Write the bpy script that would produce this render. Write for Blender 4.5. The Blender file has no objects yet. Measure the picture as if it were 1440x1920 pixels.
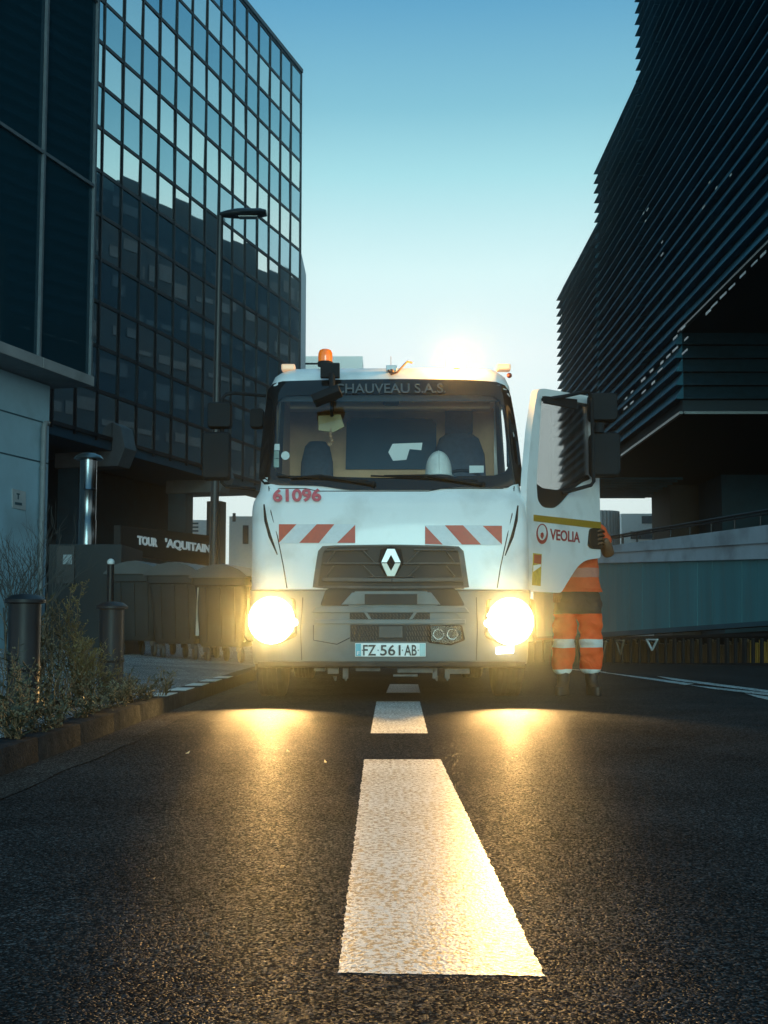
import bpy, bmesh, math, random
from mathutils import Vector, Matrix, noise

R = math.radians
random.seed(7)
SC = bpy.context.scene
COL = SC.collection

# ------------------------------------------------------------------ camera
F, CXP, CYP, PITCH, CAMH = 2400.0, 720.0, 960.0, R(5.14), 0.56
cam_d = bpy.data.cameras.new('camera')
cam_d.sensor_fit = 'HORIZONTAL'
cam_d.sensor_width = 24.0
cam_d.lens = 24.0 * F / 1440.0
cam_d.clip_start = 0.05
cam_d.clip_end = 4000
cam = bpy.data.objects.new('camera', cam_d)
COL.objects.link(cam)
cam.location = (0, 0, CAMH)
cam.rotation_euler = (R(90) + PITCH, 0, 0)
SC.camera = cam

# ------------------------------------------------------------------ sky
SUN_EL = R(8)
world = bpy.data.worlds.new('World')
SC.world = world
world.use_nodes = True
wn, wl = world.node_tree.nodes, world.node_tree.links
wn.clear()
w_out = wn.new('ShaderNodeOutputWorld')
w_bg = wn.new('ShaderNodeBackground')
w_sky = wn.new('ShaderNodeTexSky')
w_sky.sky_type = 'NISHITA'
w_sky.sun_disc = False
w_sky.sun_elevation = SUN_EL
w_sky.sun_rotation = R(180)
w_sky.air_density = 1.0
w_sky.dust_density = 0.6
w_sky.ozone_density = 1.6
# dawn tint: pale at the skyline, deep cyan-blue higher up (by true elevation)
w_tc = wn.new('ShaderNodeTexCoord')
w_sep = wn.new('ShaderNodeSeparateXYZ')
wl.new(w_tc.outputs['Generated'], w_sep.inputs[0])
w_rmp = wn.new('ShaderNodeValToRGB')
els = w_rmp.color_ramp.elements
SKY = [(-0.02, (0.60, 0.72, 0.72)), (0.15, (0.86, 0.97, 0.95)), (0.21, (0.92, 1.0, 0.98)), (0.27, (0.77, 0.98, 0.965)), (0.34, (0.43, 0.78, 0.83)),
       (0.385, (0.26, 0.58, 0.70)), (0.455, (0.13, 0.39, 0.60)), (0.62, (0.13, 0.42, 0.66)), (1.0, (0.14, 0.42, 0.66))]
while len(els) < len(SKY):
    els.new(0.5)
for e, (p, c) in zip(els, SKY):
    e.position = (p + 0.1) / 1.1
    e.color = (*c, 1)
w_mr = wn.new('ShaderNodeMapRange')
w_mr.inputs['From Min'].default_value = -0.1
w_mr.inputs['From Max'].default_value = 1.0
wl.new(w_sep.outputs['Z'], w_mr.inputs['Value'])
wl.new(w_mr.outputs[0], w_rmp.inputs[0])
w_mul = wn.new('ShaderNodeMix')
w_mul.data_type = 'RGBA'
w_mul.blend_type = 'MULTIPLY'
w_mul.inputs[0].default_value = 1.0
w_gain = wn.new('ShaderNodeMix')          # the ramp sets hue and level, the sky texture its uneven glow
w_gain.data_type = 'RGBA'
w_gain.blend_type = 'MIX'
w_gain.inputs[0].default_value = 0.10
w_gain.inputs[6].default_value = (8.6, 8.6, 8.6, 1)
wl.new(w_sky.outputs[0], w_gain.inputs[7])
wl.new(w_rmp.outputs[0], w_mul.inputs[6])
wl.new(w_gain.outputs[2], w_mul.inputs[7])
wl.new(w_mul.outputs[2], w_bg.inputs['Color'])
w_bg.inputs['Strength'].default_value = 0.125
wl.new(w_bg.outputs[0], w_out.inputs[0])

# ------------------------------------------------------------------ sun: low, soft, from behind the camera
sun_d = bpy.data.lights.new('sun', 'SUN')
sun_d.energy = 1.0
sun_d.angle = R(24)
sun_d.color = (0.56, 1.0, 0.96)
sun = bpy.data.objects.new('sun', sun_d)
COL.objects.link(sun)
sun.rotation_euler = (R(90) - SUN_EL, 0, R(4))

vs = SC.view_settings
vs.view_transform = 'Standard'
vs.look = 'None'
vs.exposure = 0.0
vs.gamma = 1.0
SC.cycles.use_denoising = True
SC.cycles.max_bounces = 8
SC.cycles.transparent_max_bounces = 12
SC.cycles.sample_clamp_indirect = 4.0
SC.cycles.caustics_reflective = False
SC.cycles.caustics_refractive = False

# ------------------------------------------------------------------ helpers
cp, sp_ = math.cos(PITCH), math.sin(PITCH)


def ray(px, py):
    a, b = (px - CXP) / F, (CYP - py) / F
    return Vector((a, cp - b * sp_, sp_ + b * cp))


def pt(px, py, Y):
    d = ray(px, py)
    return Vector((0, 0, CAMH)) + d * (Y / d.y)


def on_z(px, py, z):
    d = ray(px, py)
    return Vector((0, 0, CAMH)) + d * ((z - CAMH) / d.z)


def on_plane(px, py, p0, n):
    d = ray(px, py)
    o = Vector((0, 0, CAMH))
    return o + d * ((Vector(p0) - o).dot(n) / d.dot(n))


def lerp_table(t, v):
    if v <= t[0][0]:
        return t[0][1]
    for (a, b), (c, d) in zip(t, t[1:]):
        if v <= c:
            return b + (d - b) * (v - a) / (c - a)
    return t[-1][1]


class MB:
    def __init__(self):
        self.v, self.f = [], []

    def add(self, vs_, fs):
        k = len(self.v)
        self.v += [tuple(p) for p in vs_]
        self.f += [tuple(k + i for i in f) for f in fs]
        return self

    def box(self, c, s, m=None):
        x, y, z = s[0] / 2, s[1] / 2, s[2] / 2
        ps = [Vector(p) for p in ((-x, -y, -z), (x, -y, -z), (x, y, -z), (-x, y, -z), (-x, -y, z), (x, -y, z), (x, y, z), (-x, y, z))]
        if m is not None:
            ps = [m @ p for p in ps]
        c = Vector(c)
        return self.add([c + p for p in ps], [(0, 3, 2, 1), (4, 5, 6, 7), (0, 1, 5, 4), (1, 2, 6, 5), (2, 3, 7, 6), (3, 0, 4, 7)])

    def box2(self, a, b):
        return self.box([(a[i] + b[i]) / 2 for i in range(3)], [abs(b[i] - a[i]) for i in range(3)])

    def frame_box(self, o, ax, ay, az):
        o, ax, ay, az = map(Vector, (o, ax, ay, az))
        ps = [o, o + ax, o + ax + ay, o + ay]
        return self.add(ps + [p + az for p in ps], [(0, 3, 2, 1), (4, 5, 6, 7), (0, 1, 5, 4), (1, 2, 6, 5), (2, 3, 7, 6), (3, 0, 4, 7)])

    def bar(self, p0, p1, w, h, up=(0, 0, 1)):
        p0, p1 = Vector(p0), Vector(p1)
        d = (p1 - p0).normalized()
        u = Vector(up)
        s = d.cross(u)
        if s.length < 1e-4:
            s = d.cross(Vector((0, 1, 0)))
        s.normalize()
        u = s.cross(d).normalized()
        return self.frame_box(p0 - s * w / 2 - u * h / 2, p1 - p0, s * w, u * h)

    def tube(self, path, r, seg=10, caps=True):
        path = [Vector(p) for p in path]
        n = len(path)
        rs = r if isinstance(r, (list, tuple)) else [r] * n
        vs_, prev = [], None
        for i, p in enumerate(path):
            d = (path[min(i + 1, n - 1)] - path[max(i - 1, 0)])
            d = d.normalized() if d.length > 1e-9 else Vector((0, 0, 1))
            if prev is None:
                a = d.orthogonal().normalized()
            else:
                a = prev - d * prev.dot(d)
                a = a.normalized() if a.length > 1e-6 else d.orthogonal().normalized()
            prev = a
            b = d.cross(a)
            for k in range(seg):
                t = 2 * math.pi * k / seg
                vs_.append(p + (a * math.cos(t) + b * math.sin(t)) * rs[i])
        fs = []
        for i in range(n - 1):
            for k in range(seg):
                k2 = (k + 1) % seg
                fs.append((i * seg + k, i * seg + k2, (i + 1) * seg + k2, (i + 1) * seg + k))
        if caps:
            fs.append(tuple(range(seg - 1, -1, -1)))
            fs.append(tuple((n - 1) * seg + k for k in range(seg)))
        return self.add(vs_, fs)

    def lathe(self, prof, o=(0, 0, 0), ax=(0, 0, 1), seg=24):
        o, ax = Vector(o), Vector(ax).normalized()
        a = ax.orthogonal().normalized()
        b = ax.cross(a)
        vs_, fs, n = [], [], len(prof)
        for r, z in prof:
            for k in range(seg):
                t = 2 * math.pi * k / seg
                vs_.append(o + ax * z + (a * math.cos(t) + b * math.sin(t)) * max(r, 1e-4))
        for i in range(n - 1):
            for k in range(seg):
                k2 = (k + 1) % seg
                fs.append((i * seg + k, i * seg + k2, (i + 1) * seg + k2, (i + 1) * seg + k))
        fs.append(tuple(range(seg - 1, -1, -1)))
        fs.append(tuple((n - 1) * seg + k for k in range(seg)))
        return self.add(vs_, fs)

    def ball(self, c, r, seg=14, sc=(1, 1, 1), m=None):
        vs_, fs = [], []
        n = seg // 2 + 1
        for i in range(n):
            th = math.pi * i / (n - 1)
            for k in range(seg):
                t = 2 * math.pi * k / seg
                p = Vector((max(math.sin(th), 1e-3) * math.cos(t) * r * sc[0], max(math.sin(th), 1e-3) * math.sin(t) * r * sc[1], math.cos(th) * r * sc[2]))
                vs_.append(Vector(c) + (m @ p if m is not None else p))
        for i in range(n - 1):
            for k in range(seg):
                k2 = (k + 1) % seg
                fs.append((i * seg + k, (i + 1) * seg + k, (i + 1) * seg + k2, i * seg + k2))
        return self.add(vs_, fs)

    def prism(self, poly, vec):
        poly = [Vector(p) for p in poly]
        n = len(poly)
        vec = Vector(vec)
        fs = [tuple(range(n)), tuple(range(2 * n - 1, n - 1, -1))]
        for i in range(n):
            j = (i + 1) % n
            fs.append((j, i, n + i, n + j))
        return self.add(poly + [p + vec for p in poly], fs)

    def plate(self, outer, holes, vec):
        """flat plate with holes, given thickness"""
        bm = bmesh.new()
        es = []
        for loop in [outer] + list(holes):
            vv = [bm.verts.new(Vector(p)) for p in loop]
            es += [bm.edges.new((vv[i], vv[(i + 1) % len(vv)])) for i in range(len(vv))]
        bmesh.ops.triangle_fill(bm, edges=es, use_beauty=True)
        g = bmesh.ops.extrude_face_region(bm, geom=list(bm.faces))
        nv = [e for e in g['geom'] if isinstance(e, bmesh.types.BMVert)]
        bmesh.ops.translate(bm, verts=nv, vec=Vector(vec))
        bm.verts.index_update()
        self.add([v.co for v in bm.verts], [[v.index for v in f.verts] for f in bm.faces])
        bm.free()
        return self

    def grid(self, rows, closed=False):
        n, m = len(rows), len(rows[0])
        fs = []
        for i in range(n - 1):
            for k in range(m - (0 if closed else 1)):
                k2 = (k + 1) % m
                fs.append((i * m + k, i * m + k2, (i + 1) * m + k2, (i + 1) * m + k))
        return self.add([p for r in rows for p in r], fs)

    def build(self, name, mat, parent=None, smooth=None, bevel=0, recalc=True, loc=None):
        me = bpy.data.meshes.new(name)
        bm = bmesh.new()
        vv = [bm.verts.new(p) for p in self.v]
        for f in self.f:
            try:
                bm.faces.new([vv[i] for i in f])
            except ValueError:
                pass
        if recalc:
            bmesh.ops.recalc_face_normals(bm, faces=list(bm.faces))
        if bevel:
            eds = [e for e in bm.edges if len(e.link_faces) == 2 and e.calc_face_angle(0) > R(35)]
            bmesh.ops.bevel(bm, geom=eds, offset=bevel, segments=2, affect='EDGES', profile=0.6, clamp_overlap=True)
        bm.to_mesh(me)
        bm.free()
        mats = mat if isinstance(mat, (list, tuple)) else [mat]
        for m_ in mats:
            me.materials.append(m_)
        if smooth is not None:
            for p in me.polygons:
                p.use_smooth = True
            me.set_sharp_from_angle(angle=R(smooth))
        o = bpy.data.objects.new(name, me)
        COL.objects.link(o)
        if parent is not None:
            o.parent = parent
        if loc is not None:
            o.location = loc
        return o


def thing(name, label, cat, loc=(0, 0, 0), group=None, rz=0):
    o = bpy.data.objects.new(name, None)
    o.empty_display_size = 0.2
    COL.objects.link(o)
    o.location = loc
    o.rotation_euler = (0, 0, rz)
    o['label'] = label
    o['category'] = cat
    if group:
        o['group'] = group
    return o


def tag(o, label, cat, group=None):
    o['label'] = label
    o['category'] = cat
    if group:
        o['group'] = group
    return o


def kind(o, k='structure'):
    o['kind'] = k
    return o


def copy_tree(o, parent=None):
    c = o.copy()
    COL.objects.link(c)
    if parent is not None:
        c.parent = parent
    for ch in list(o.children):
        copy_tree(ch, c)
    return c


# ---- materials
MATS = {}


def M(name, col, rough=0.6, metal=0.0, var=0.18, scale=6.0, bump=0.0, bscale=60.0, spec=0.5, emis=None, estr=0.0, coat=0.0, stretch=None, dirt=None):
    if name in MATS:
        return MATS[name]
    m = bpy.data.materials.new(name)
    m.use_nodes = True
    n, l = m.node_tree.nodes, m.node_tree.links
    b = n['Principled BSDF']
    tc = n.new('ShaderNodeTexCoord')
    mp = n.new('ShaderNodeMapping')
    l.new(tc.outputs['Object'], mp.inputs[0])
    if stretch:
        mp.inputs['Scale'].default_value = stretch
    ns = n.new('ShaderNodeTexNoise')
    ns.inputs['Scale'].default_value = scale
    ns.inputs['Detail'].default_value = 6
    ns.inputs['Roughness'].default_value = 0.65
    l.new(mp.outputs[0], ns.inputs['Vector'])
    r = n.new('ShaderNodeValToRGB')
    r.color_ramp.elements[0].position = 0.3
    r.color_ramp.elements[1].position = 0.72
    r.color_ramp.elements[0].color = (*[c * (1 - var) for c in col], 1)
    r.color_ramp.elements[1].color = (*[min(1, c * (1 + var)) for c in col], 1)
    l.new(ns.outputs['Fac'], r.inputs[0])
    out = r.outputs[0]
    if dirt:
        dn = n.new('ShaderNodeTexNoise')
        dn.inputs['Scale'].default_value = dirt[1]
        dn.inputs['Detail'].default_value = 8
        l.new(mp.outputs[0], dn.inputs['Vector'])
        dr = n.new('ShaderNodeValToRGB')
        dr.color_ramp.elements[0].position = dirt[2]
        dr.color_ramp.elements[1].position = dirt[2] + 0.2
        l.new(dn.outputs['Fac'], dr.inputs[0])
        mx = n.new('ShaderNodeMix')
        mx.data_type = 'RGBA'
        ml = n.new('ShaderNodeMath')
        ml.operation = 'MULTIPLY'
        ml.inputs[1].default_value = dirt[3]
        l.new(dr.outputs[0], ml.inputs[0])
        l.new(ml.outputs[0], mx.inputs[0])
        l.new(out, mx.inputs[6])
        mx.inputs[7].default_value = (*dirt[0], 1)
        out = mx.outputs[2]
    l.new(out, b.inputs['Base Color'])
    rr = n.new('ShaderNodeMapRange')
    rr.inputs['To Min'].default_value = max(0.02, rough * 0.8)
    rr.inputs['To Max'].default_value = min(1, rough * 1.2)
    l.new(ns.outputs['Fac'], rr.inputs['Value'])
    l.new(rr.outputs[0], b.inputs['Roughness'])
    b.inputs['Metallic'].default_value = metal
    b.inputs['Specular IOR Level'].default_value = spec
    b.inputs['Coat Weight'].default_value = coat
    b.inputs['Coat Roughness'].default_value = 0.08
    if emis:
        b.inputs['Emission Color'].default_value = (*emis, 1)
        b.inputs['Emission Strength'].default_value = estr
    if bump:
        bn = n.new('ShaderNodeTexNoise')
        bn.inputs['Scale'].default_value = bscale
        bn.inputs['Detail'].default_value = 4
        l.new(mp.outputs[0], bn.inputs['Vector'])
        bp = n.new('ShaderNodeBump')
        bp.inputs['Strength'].default_value = bump
        bp.inputs['Distance'].default_value = 0.02
        l.new(bn.outputs['Fac'], bp.inputs['Height'])
        l.new(bp.outputs[0], b.inputs['Normal'])
    MATS[name] = m
    return m


def glass_mat(name, tint, refl=0.08, rough=0.02, gcol=(1, 1, 1)):
    """thin pane: see-through sheet with a mirror-like skin"""
    m = bpy.data.materials.new(name)
    m.use_nodes = True
    n, l = m.node_tree.nodes, m.node_tree.links
    n.clear()
    out = n.new('ShaderNodeOutputMaterial')
    t = n.new('ShaderNodeBsdfTransparent')
    t.inputs[0].default_value = (*tint, 1)
    g = n.new('ShaderNodeBsdfGlossy')
    g.inputs['Roughness'].default_value = rough
    g.inputs['Color'].default_value = (*gcol, 1)
    lw = n.new('ShaderNodeFresnel')
    lw.inputs['IOR'].default_value = 1.45
    mul = n.new('ShaderNodeMath')
    mul.operation = 'MULTIPLY_ADD'
    mul.inputs[1].default_value = 0.8
    mul.inputs[2].default_value = refl
    l.new(lw.outputs[0], mul.inputs[0])
    mx = n.new('ShaderNodeMixShader')
    l.new(mul.outputs[0], mx.inputs[0])
    l.new(t.outputs[0], mx.inputs[1])
    l.new(g.outputs[0], mx.inputs[2])
    l.new(mx.outputs[0], out.inputs[0])
    return m


def mirror_glass(name, dark, refl, gcol, rough=0.015, wob=0.0):
    """dark coated facade glass"""
    m = bpy.data.materials.new(name)
    m.use_nodes = True
    n, l = m.node_tree.nodes, m.node_tree.links
    n.clear()
    out = n.new('ShaderNodeOutputMaterial')
    d = n.new('ShaderNodeBsdfDiffuse')
    g = n.new('ShaderNodeBsdfGlossy')
    g.inputs['Roughness'].default_value = rough
    g.inputs['Color'].default_value = (*gcol, 1)
    d.inputs['Color'].default_value = (*dark, 1)
    fr = n.new('ShaderNodeFresnel')
    fr.inputs['IOR'].default_value = 1.5
    ma = n.new('ShaderNodeMath')
    ma.operation = 'MULTIPLY_ADD'
    ma.inputs[1].default_value = 1 - refl
    ma.inputs[2].default_value = refl
    ma.use_clamp = True
    l.new(fr.outputs[0], ma.inputs[0])
    mx = n.new('ShaderNodeMixShader')
    l.new(ma.outputs[0], mx.inputs[0])
    l.new(d.outputs[0], mx.inputs[1])
    l.new(g.outputs[0], mx.inputs[2])
    l.new(mx.outputs[0], out.inputs[0])
    if wob:
        tc = n.new('ShaderNodeTexCoord')
        ns = n.new('ShaderNodeTexNoise')
        ns.inputs['Scale'].default_value = 0.7
        ns.inputs['Detail'].default_value = 1
        l.new(tc.outputs['Object'], ns.inputs['Vector'])
        bp = n.new('ShaderNodeBump')
        bp.inputs['Strength'].default_value = wob
        bp.inputs['Distance'].default_value = 0.03
        l.new(ns.outputs['Fac'], bp.inputs['Height'])
        l.new(bp.outputs[0], g.inputs['Normal'])
    return m


def text_mb(s, bold=0.0, ext=0.0, shear=0.0):
    cu = bpy.data.curves.new('lettering', 'FONT')
    cu.body = s
    cu.size = 1.0
    cu.offset = bold
    cu.shear = shear
    cu.resolution_u = 5
    o = bpy.data.objects.new('lettering', cu)
    COL.objects.link(o)
    dg = bpy.context.evaluated_depsgraph_get()
    me = bpy.data.meshes.new_from_object(o.evaluated_get(dg))
    vs_ = [v.co.copy() for v in me.vertices]
    fs = [tuple(p.vertices) for p in me.polygons]
    bpy.data.objects.remove(o)
    bpy.data.curves.remove(cu)
    bpy.data.meshes.remove(me)
    return vs_, fs


def lettering(name, s, bl, br, tl, mat, parent, bold=0.0, thick=0.003, off=0.003):
    """letters laid into the frame bottom-left / bottom-right / top-left (world or local), with a little thickness"""
    vs_, fs = text_mb(s, bold)
    x0, x1 = min(v.x for v in vs_), max(v.x for v in vs_)
    y0, y1 = min(v.y for v in vs_), max(v.y for v in vs_)
    bl, br, tl = Vector(bl), Vector(br), Vector(tl)
    ex, ey = br - bl, tl - bl
    nrm = ex.cross(ey).normalized()
    ps = [bl + ex * ((v.x - x0) / (x1 - x0)) + ey * ((v.y - y0) / (y1 - y0)) + nrm * (off + thick) for v in vs_]
    mb = MB()
    mb.add(ps, fs)
    # side skirt from boundary edges
    cnt = {}
    for f in fs:
        for i in range(len(f)):
            a, b = f[i], f[(i + 1) % len(f)]
            cnt[(a, b)] = 1
    k = len(mb.v)
    mb.v += [tuple(p - nrm * thick) for p in ps]
    for (a, b) in list(cnt):
        if (b, a) not in cnt:
            mb.f.append((b, a, k + a, k + b))
    return mb.build(name, mat, parent, recalc=False)


def decal(name, quad, mat, parent, thick=0.003, off=0.002):
    quad = [Vector(p) for p in quad]
    nrm = (quad[1] - quad[0]).cross(quad[-1] - quad[0]).normalized()
    return MB().prism([p + nrm * off for p in quad], nrm * thick).build(name, mat, parent)


# ------------------------------------------------------------------ ground
def zg(y):
    return -0.02 * (min(max(y, 16), 36) - 16)


def zpav(x, y):
    return zg(y) + 0.10 + 0.20 * min(1, max(0, (-1.55 - x) / 3.0))


def asphalt(name, base, grain=True, warm=(1, 1, 1)):
    m = bpy.data.materials.new(name)
    m.use_nodes = True
    n, l = m.node_tree.nodes, m.node_tree.links
    b = n['Principled BSDF']
    tc = n.new('ShaderNodeTexCoord')
    v = n.new('ShaderNodeTexVoronoi')
    v.inputs['Scale'].default_value = 205
    l.new(tc.outputs['Object'], v.inputs['Vector'])
    ns = n.new('ShaderNodeTexNoise')
    ns.inputs['Scale'].default_value = 1.1
    ns.inputs['Detail'].default_value = 7
    ns.inputs['Roughness'].default_value = 0.7
    l.new(tc.outputs['Object'], ns.inputs['Vector'])
    n2 = n.new('ShaderNodeTexNoise')
    n2.inputs['Scale'].default_value = 160
    n2.inputs['Detail'].default_value = 3
    l.new(tc.outputs['Object'], n2.inputs['Vector'])
    # stone chips: each cell its own brightness
    sepc = n.new('ShaderNodeSeparateColor')
    l.new(v.outputs['Color'], sepc.inputs[0])
    r = n.new('ShaderNodeValToRGB')
    r.color_ramp.elements[0].position = 0.0
    r.color_ramp.elements[0].color = (*[base * 0.45 * w for w in warm], 1)
    r.color_ramp.elements[1].position = 1.0
    r.color_ramp.elements[1].color = (*[base * 5.0 * w for w in warm], 1)
    e = r.color_ramp.elements.new(0.80)
    e.color = (*[base * 1.05 * w for w in warm], 1)
    l.new(sepc.outputs[0], r.inputs[0])
    r2 = n.new('ShaderNodeValToRGB')
    r2.color_ramp.elements[0].position = 0.32
    r2.color_ramp.elements[0].color = (0.5, 0.5, 0.5, 1)
    r2.color_ramp.elements[1].position = 0.7
    r2.color_ramp.elements[1].color = (1.25, 1.25, 1.25, 1)
    l.new(ns.outputs['Fac'], r2.inputs[0])
    mx = n.new('ShaderNodeMix')
    mx.data_type = 'RGBA'
    mx.blend_type = 'MULTIPLY'
    mx.inputs[0].default_value = 1
    l.new(r.outputs[0], mx.inputs[6])
    l.new(r2.outputs[0], mx.inputs[7])
    out = n['Material Output']
    df = n.new('ShaderNodeBsdfDiffuse')
    df.inputs['Roughness'].default_value = 0.6
    l.new(mx.outputs[2], df.inputs['Color'])
    gl = n.new('ShaderNodeBsdfGlossy')
    gl.inputs['Roughness'].default_value = 0.36
    gl.inputs['Color'].default_value = (0.9, 0.9, 0.9, 1)
    gr = n.new('ShaderNodeValToRGB')           # how shiny each chip is: most are dull
    gr.color_ramp.elements[0].position = 0.45
    gr.color_ramp.elements[0].color = (0.004, 0.004, 0.004, 1)
    gr.color_ramp.elements[1].position = 1.0
    gr.color_ramp.elements[1].color = (0.055, 0.055, 0.055, 1)
    l.new(sepc.outputs[1], gr.inputs[0])
    ms = n.new('ShaderNodeMixShader')
    l.new(gr.outputs[0], ms.inputs[0])
    l.new(df.outputs[0], ms.inputs[1])
    l.new(gl.outputs[0], ms.inputs[2])
    l.new(ms.outputs[0], out.inputs['Surface'])
    n.remove(b)
    bp = n.new('ShaderNodeBump')
    bp.inputs['Strength'].default_value = 0.7
    bp.inputs['Distance'].default_value = 0.003
    bp.invert = True
    l.new(v.outputs['Distance'], bp.inputs['Height'])
    l.new(bp.outputs[0], gl.inputs['Normal'])
    b2 = n.new('ShaderNodeBump')
    b2.inputs['Strength'].default_value = 0.35
    b2.inputs['Distance'].default_value = 0.003
    b2.invert = True
    l.new(v.outputs['Distance'], b2.inputs['Height'])
    l.new(b2.outputs[0], df.inputs['Normal'])
    return m


def road_paint(name, worn=0.525):
    m = bpy.data.materials.new(name)
    m.use_nodes = True
    n, l = m.node_tree.nodes, m.node_tree.links
    b = n['Principled BSDF']
    tc = n.new('ShaderNodeTexCoord')
    v = n.new('ShaderNodeTexVoronoi')
    v.inputs['Scale'].default_value = 150
    l.new(tc.outputs['Object'], v.inputs['Vector'])
    ns = n.new('ShaderNodeTexNoise')
    ns.inputs['Scale'].default_value = 62
    ns.inputs['Detail'].default_value = 5
    ns.inputs['Roughness'].default_value = 0.75
    l.new(tc.outputs['Object'], ns.inputs['Vector'])
    nb = n.new('ShaderNodeTexNoise')
    nb.inputs['Scale'].default_value = 3.0
    nb.inputs['Detail'].default_value = 3
    l.new(tc.outputs['Object'], nb.inputs['Vector'])
    ad = n.new('ShaderNodeMath')
    ad.operation = 'MULTIPLY_ADD'
    ad.inputs[1].default_value = 0.12
    l.new(nb.outputs['Fac'], ad.inputs[0])
    l.new(ns.outputs['Fac'], ad.inputs[2])
    r = n.new('ShaderNodeValToRGB')
    r.color_ramp.elements[0].position = worn
    r.color_ramp.elements[0].color = (0.045, 0.032, 0.02, 1)
    r.color_ramp.elements[1].position = worn + 0.05
    r.color_ramp.elements[1].color = (0.72, 0.74, 0.72, 1)
    l.new(ad.outputs[0], r.inputs[0])
    l.new(r.outputs[0], b.inputs['Base Color'])
    b.inputs['Roughness'].default_value = 0.42
    b.inputs['Specular IOR Level'].default_value = 0.6
    bp = n.new('ShaderNodeBump')
    bp.inputs['Strength'].default_value = 0.35
    bp.inputs['Distance'].default_value = 0.002
    l.new(v.outputs['Distance'], bp.inputs['Height'])
    l.new(bp.outputs[0], b.inputs['Normal'])
    return m


M_ROAD = asphalt('road_asphalt', 0.019, warm=(0.95, 1.0, 1.08))
M_PAVE = asphalt('pavement_asphalt', 0.15, warm=(0.95, 1.0, 1.06))
M_GUT = asphalt('gutter_asphalt', 0.028, warm=(1.05, 1.0, 0.98))
M_PAINT = road_paint('road_paint')
M_KERB = M('kerb_granite', (0.030, 0.033, 0.036), 0.9, spec=0.0, var=0.35, scale=14, bump=0.5, bscale=70)
M_KERBW = M('kerb_white_paint', (0.55, 0.57, 0.55), 0.7, var=0.3, scale=20, bump=0.3)

ys = [-12, 0, 4, 8, 12, 16, 20, 24, 28, 32, 36, 60, 120, 400, 1500]
xs = [-900, -200, -60, -12, -3, 0, 3, 12, 60, 200, 900]
kind(MB().grid([[(x, y, zg(y)) for x in xs] for y in ys]).build('road', M_ROAD))

# pavement slab on the left, with its kerb
pys = [-12, 0, 3, 6, 9, 12, 16, 20, 26, 36, 60, 110]


def kerb_x(y):
    return -1.43 + max(0, y - 8) * 0.012


rows = []
for y in pys:
    kx = kerb_x(y) - 0.15
    rows.append([(x, y, zpav(x, y)) for x in (kx, kx - 0.8, kx - 1.6, kx - 3.0, -9, -40)])
kind(MB().grid(rows).build('pavement', M_PAVE))
for i in range(26):
    y0 = 0.9 + i * 0.75
    y1 = y0 + 0.749
    jz = random.uniform(-0.002, 0.002)
    a, b = Vector((kerb_x(y0), y0, 0)), Vector((kerb_x(y1), y1, 0))
    mb = MB()
    mb.add([(a.x - .16, y0, zg(y0) - .1), (a.x, y0, zg(y0) - .1), (b.x, y1, zg(y1) - .1), (b.x - .16, y1, zg(y1) - .1),
            (a.x - .16, y0, zg(y0) + .105 + jz), (a.x - .012, y0, zg(y0) + .105 + jz), (b.x - .012, y1, zg(y1) + .105 + jz), (b.x - .16, y1, zg(y1) + .105 + jz)],
           [(0, 3, 2, 1), (4, 5, 6, 7), (0, 1, 5, 4), (1, 2, 6, 5), (2, 3, 7, 6), (3, 0, 4, 7)])
    o = mb.build('kerb', M_KERB, bevel=0.005, smooth=40)
    kind(o)
    if i in (10, 11, 12, 13, 14) :
        q = [Vector((kerb_x(y) - dx, y, zg(y) + .1055 + jz)) for y, dx in ((y0 + .17, .018), (y1 - .17, .018), (y1 - .17, .15), (y0 + .17, .15))]
        kind(MB().prism(q, (0, 0, .003)).build('kerb_paint', M_KERBW))
# gutter strip, a little proud of the road
grow = [[(kerb_x(y), y, zg(y) + .006), (kerb_x(y) + .20 + 0.015 * math.sin(y * 2.3) + 0.01 * math.sin(y * 7.1), y, zg(y) + .004)] for y in [0.5 + .25 * k for k in range(80)]]
kind(MB().grid(grow).build('gutter', M_GUT))

# centre dashes
def dash(px_pts):
    ps = [on_z(px, py, 0.0) for px, py in px_pts]
    nr = 220
    rows = []
    for i in range(nr + 1):
        t = i / nr
        a, b = ps[0].lerp(ps[3], t), ps[1].lerp(ps[2], t)
        j0, j1 = random.uniform(-.0025, .0025), random.uniform(-.0025, .0025)
        row = []
        for k in range(25):
            p = a.lerp(b, k / 24) + Vector((j0 * (k == 0) + j1 * (k == 24), random.uniform(-.004, .004) if i in (0, nr) else 0, 0))
            row.append((p.x, p.y, .0007))
        rows.append(row)
    return kind(MB().grid(rows).build('road_marking', M_PAINT))


dash([(634, 1824), (1022, 1831), (826, 1424), (683, 1424)])
dash([(695, 1375), (802, 1375), (787, 1315), (706, 1315)])
dash([(724, 1299), (788, 1299), (784, 1283), (731, 1283)])
for q in ([(1124, 1257), (1300, 1283), (1284, 1285), (1124, 1260.5)],
          [(1232, 1268.5), (1452, 1297), (1452, 1301), (1262, 1276)],
          [(1290, 1285), (1452, 1301.5), (1452, 1306), (1336, 1292.5)],
          [(1398, 1301.5), (1452, 1309), (1452, 1316), (1418, 1308)],
          [(1060, 1246), (1124, 1257), (1124, 1260), (1060, 1248)]):
    ps = [on_z(px, py, 0.0) for px, py in q]
    ps = [Vector((p.x, p.y, zg(p.y) + .004)) for p in ps]
    kind(MB().prism(ps, (0, 0, .002)).build('road_marking', M_PAINT))

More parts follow.
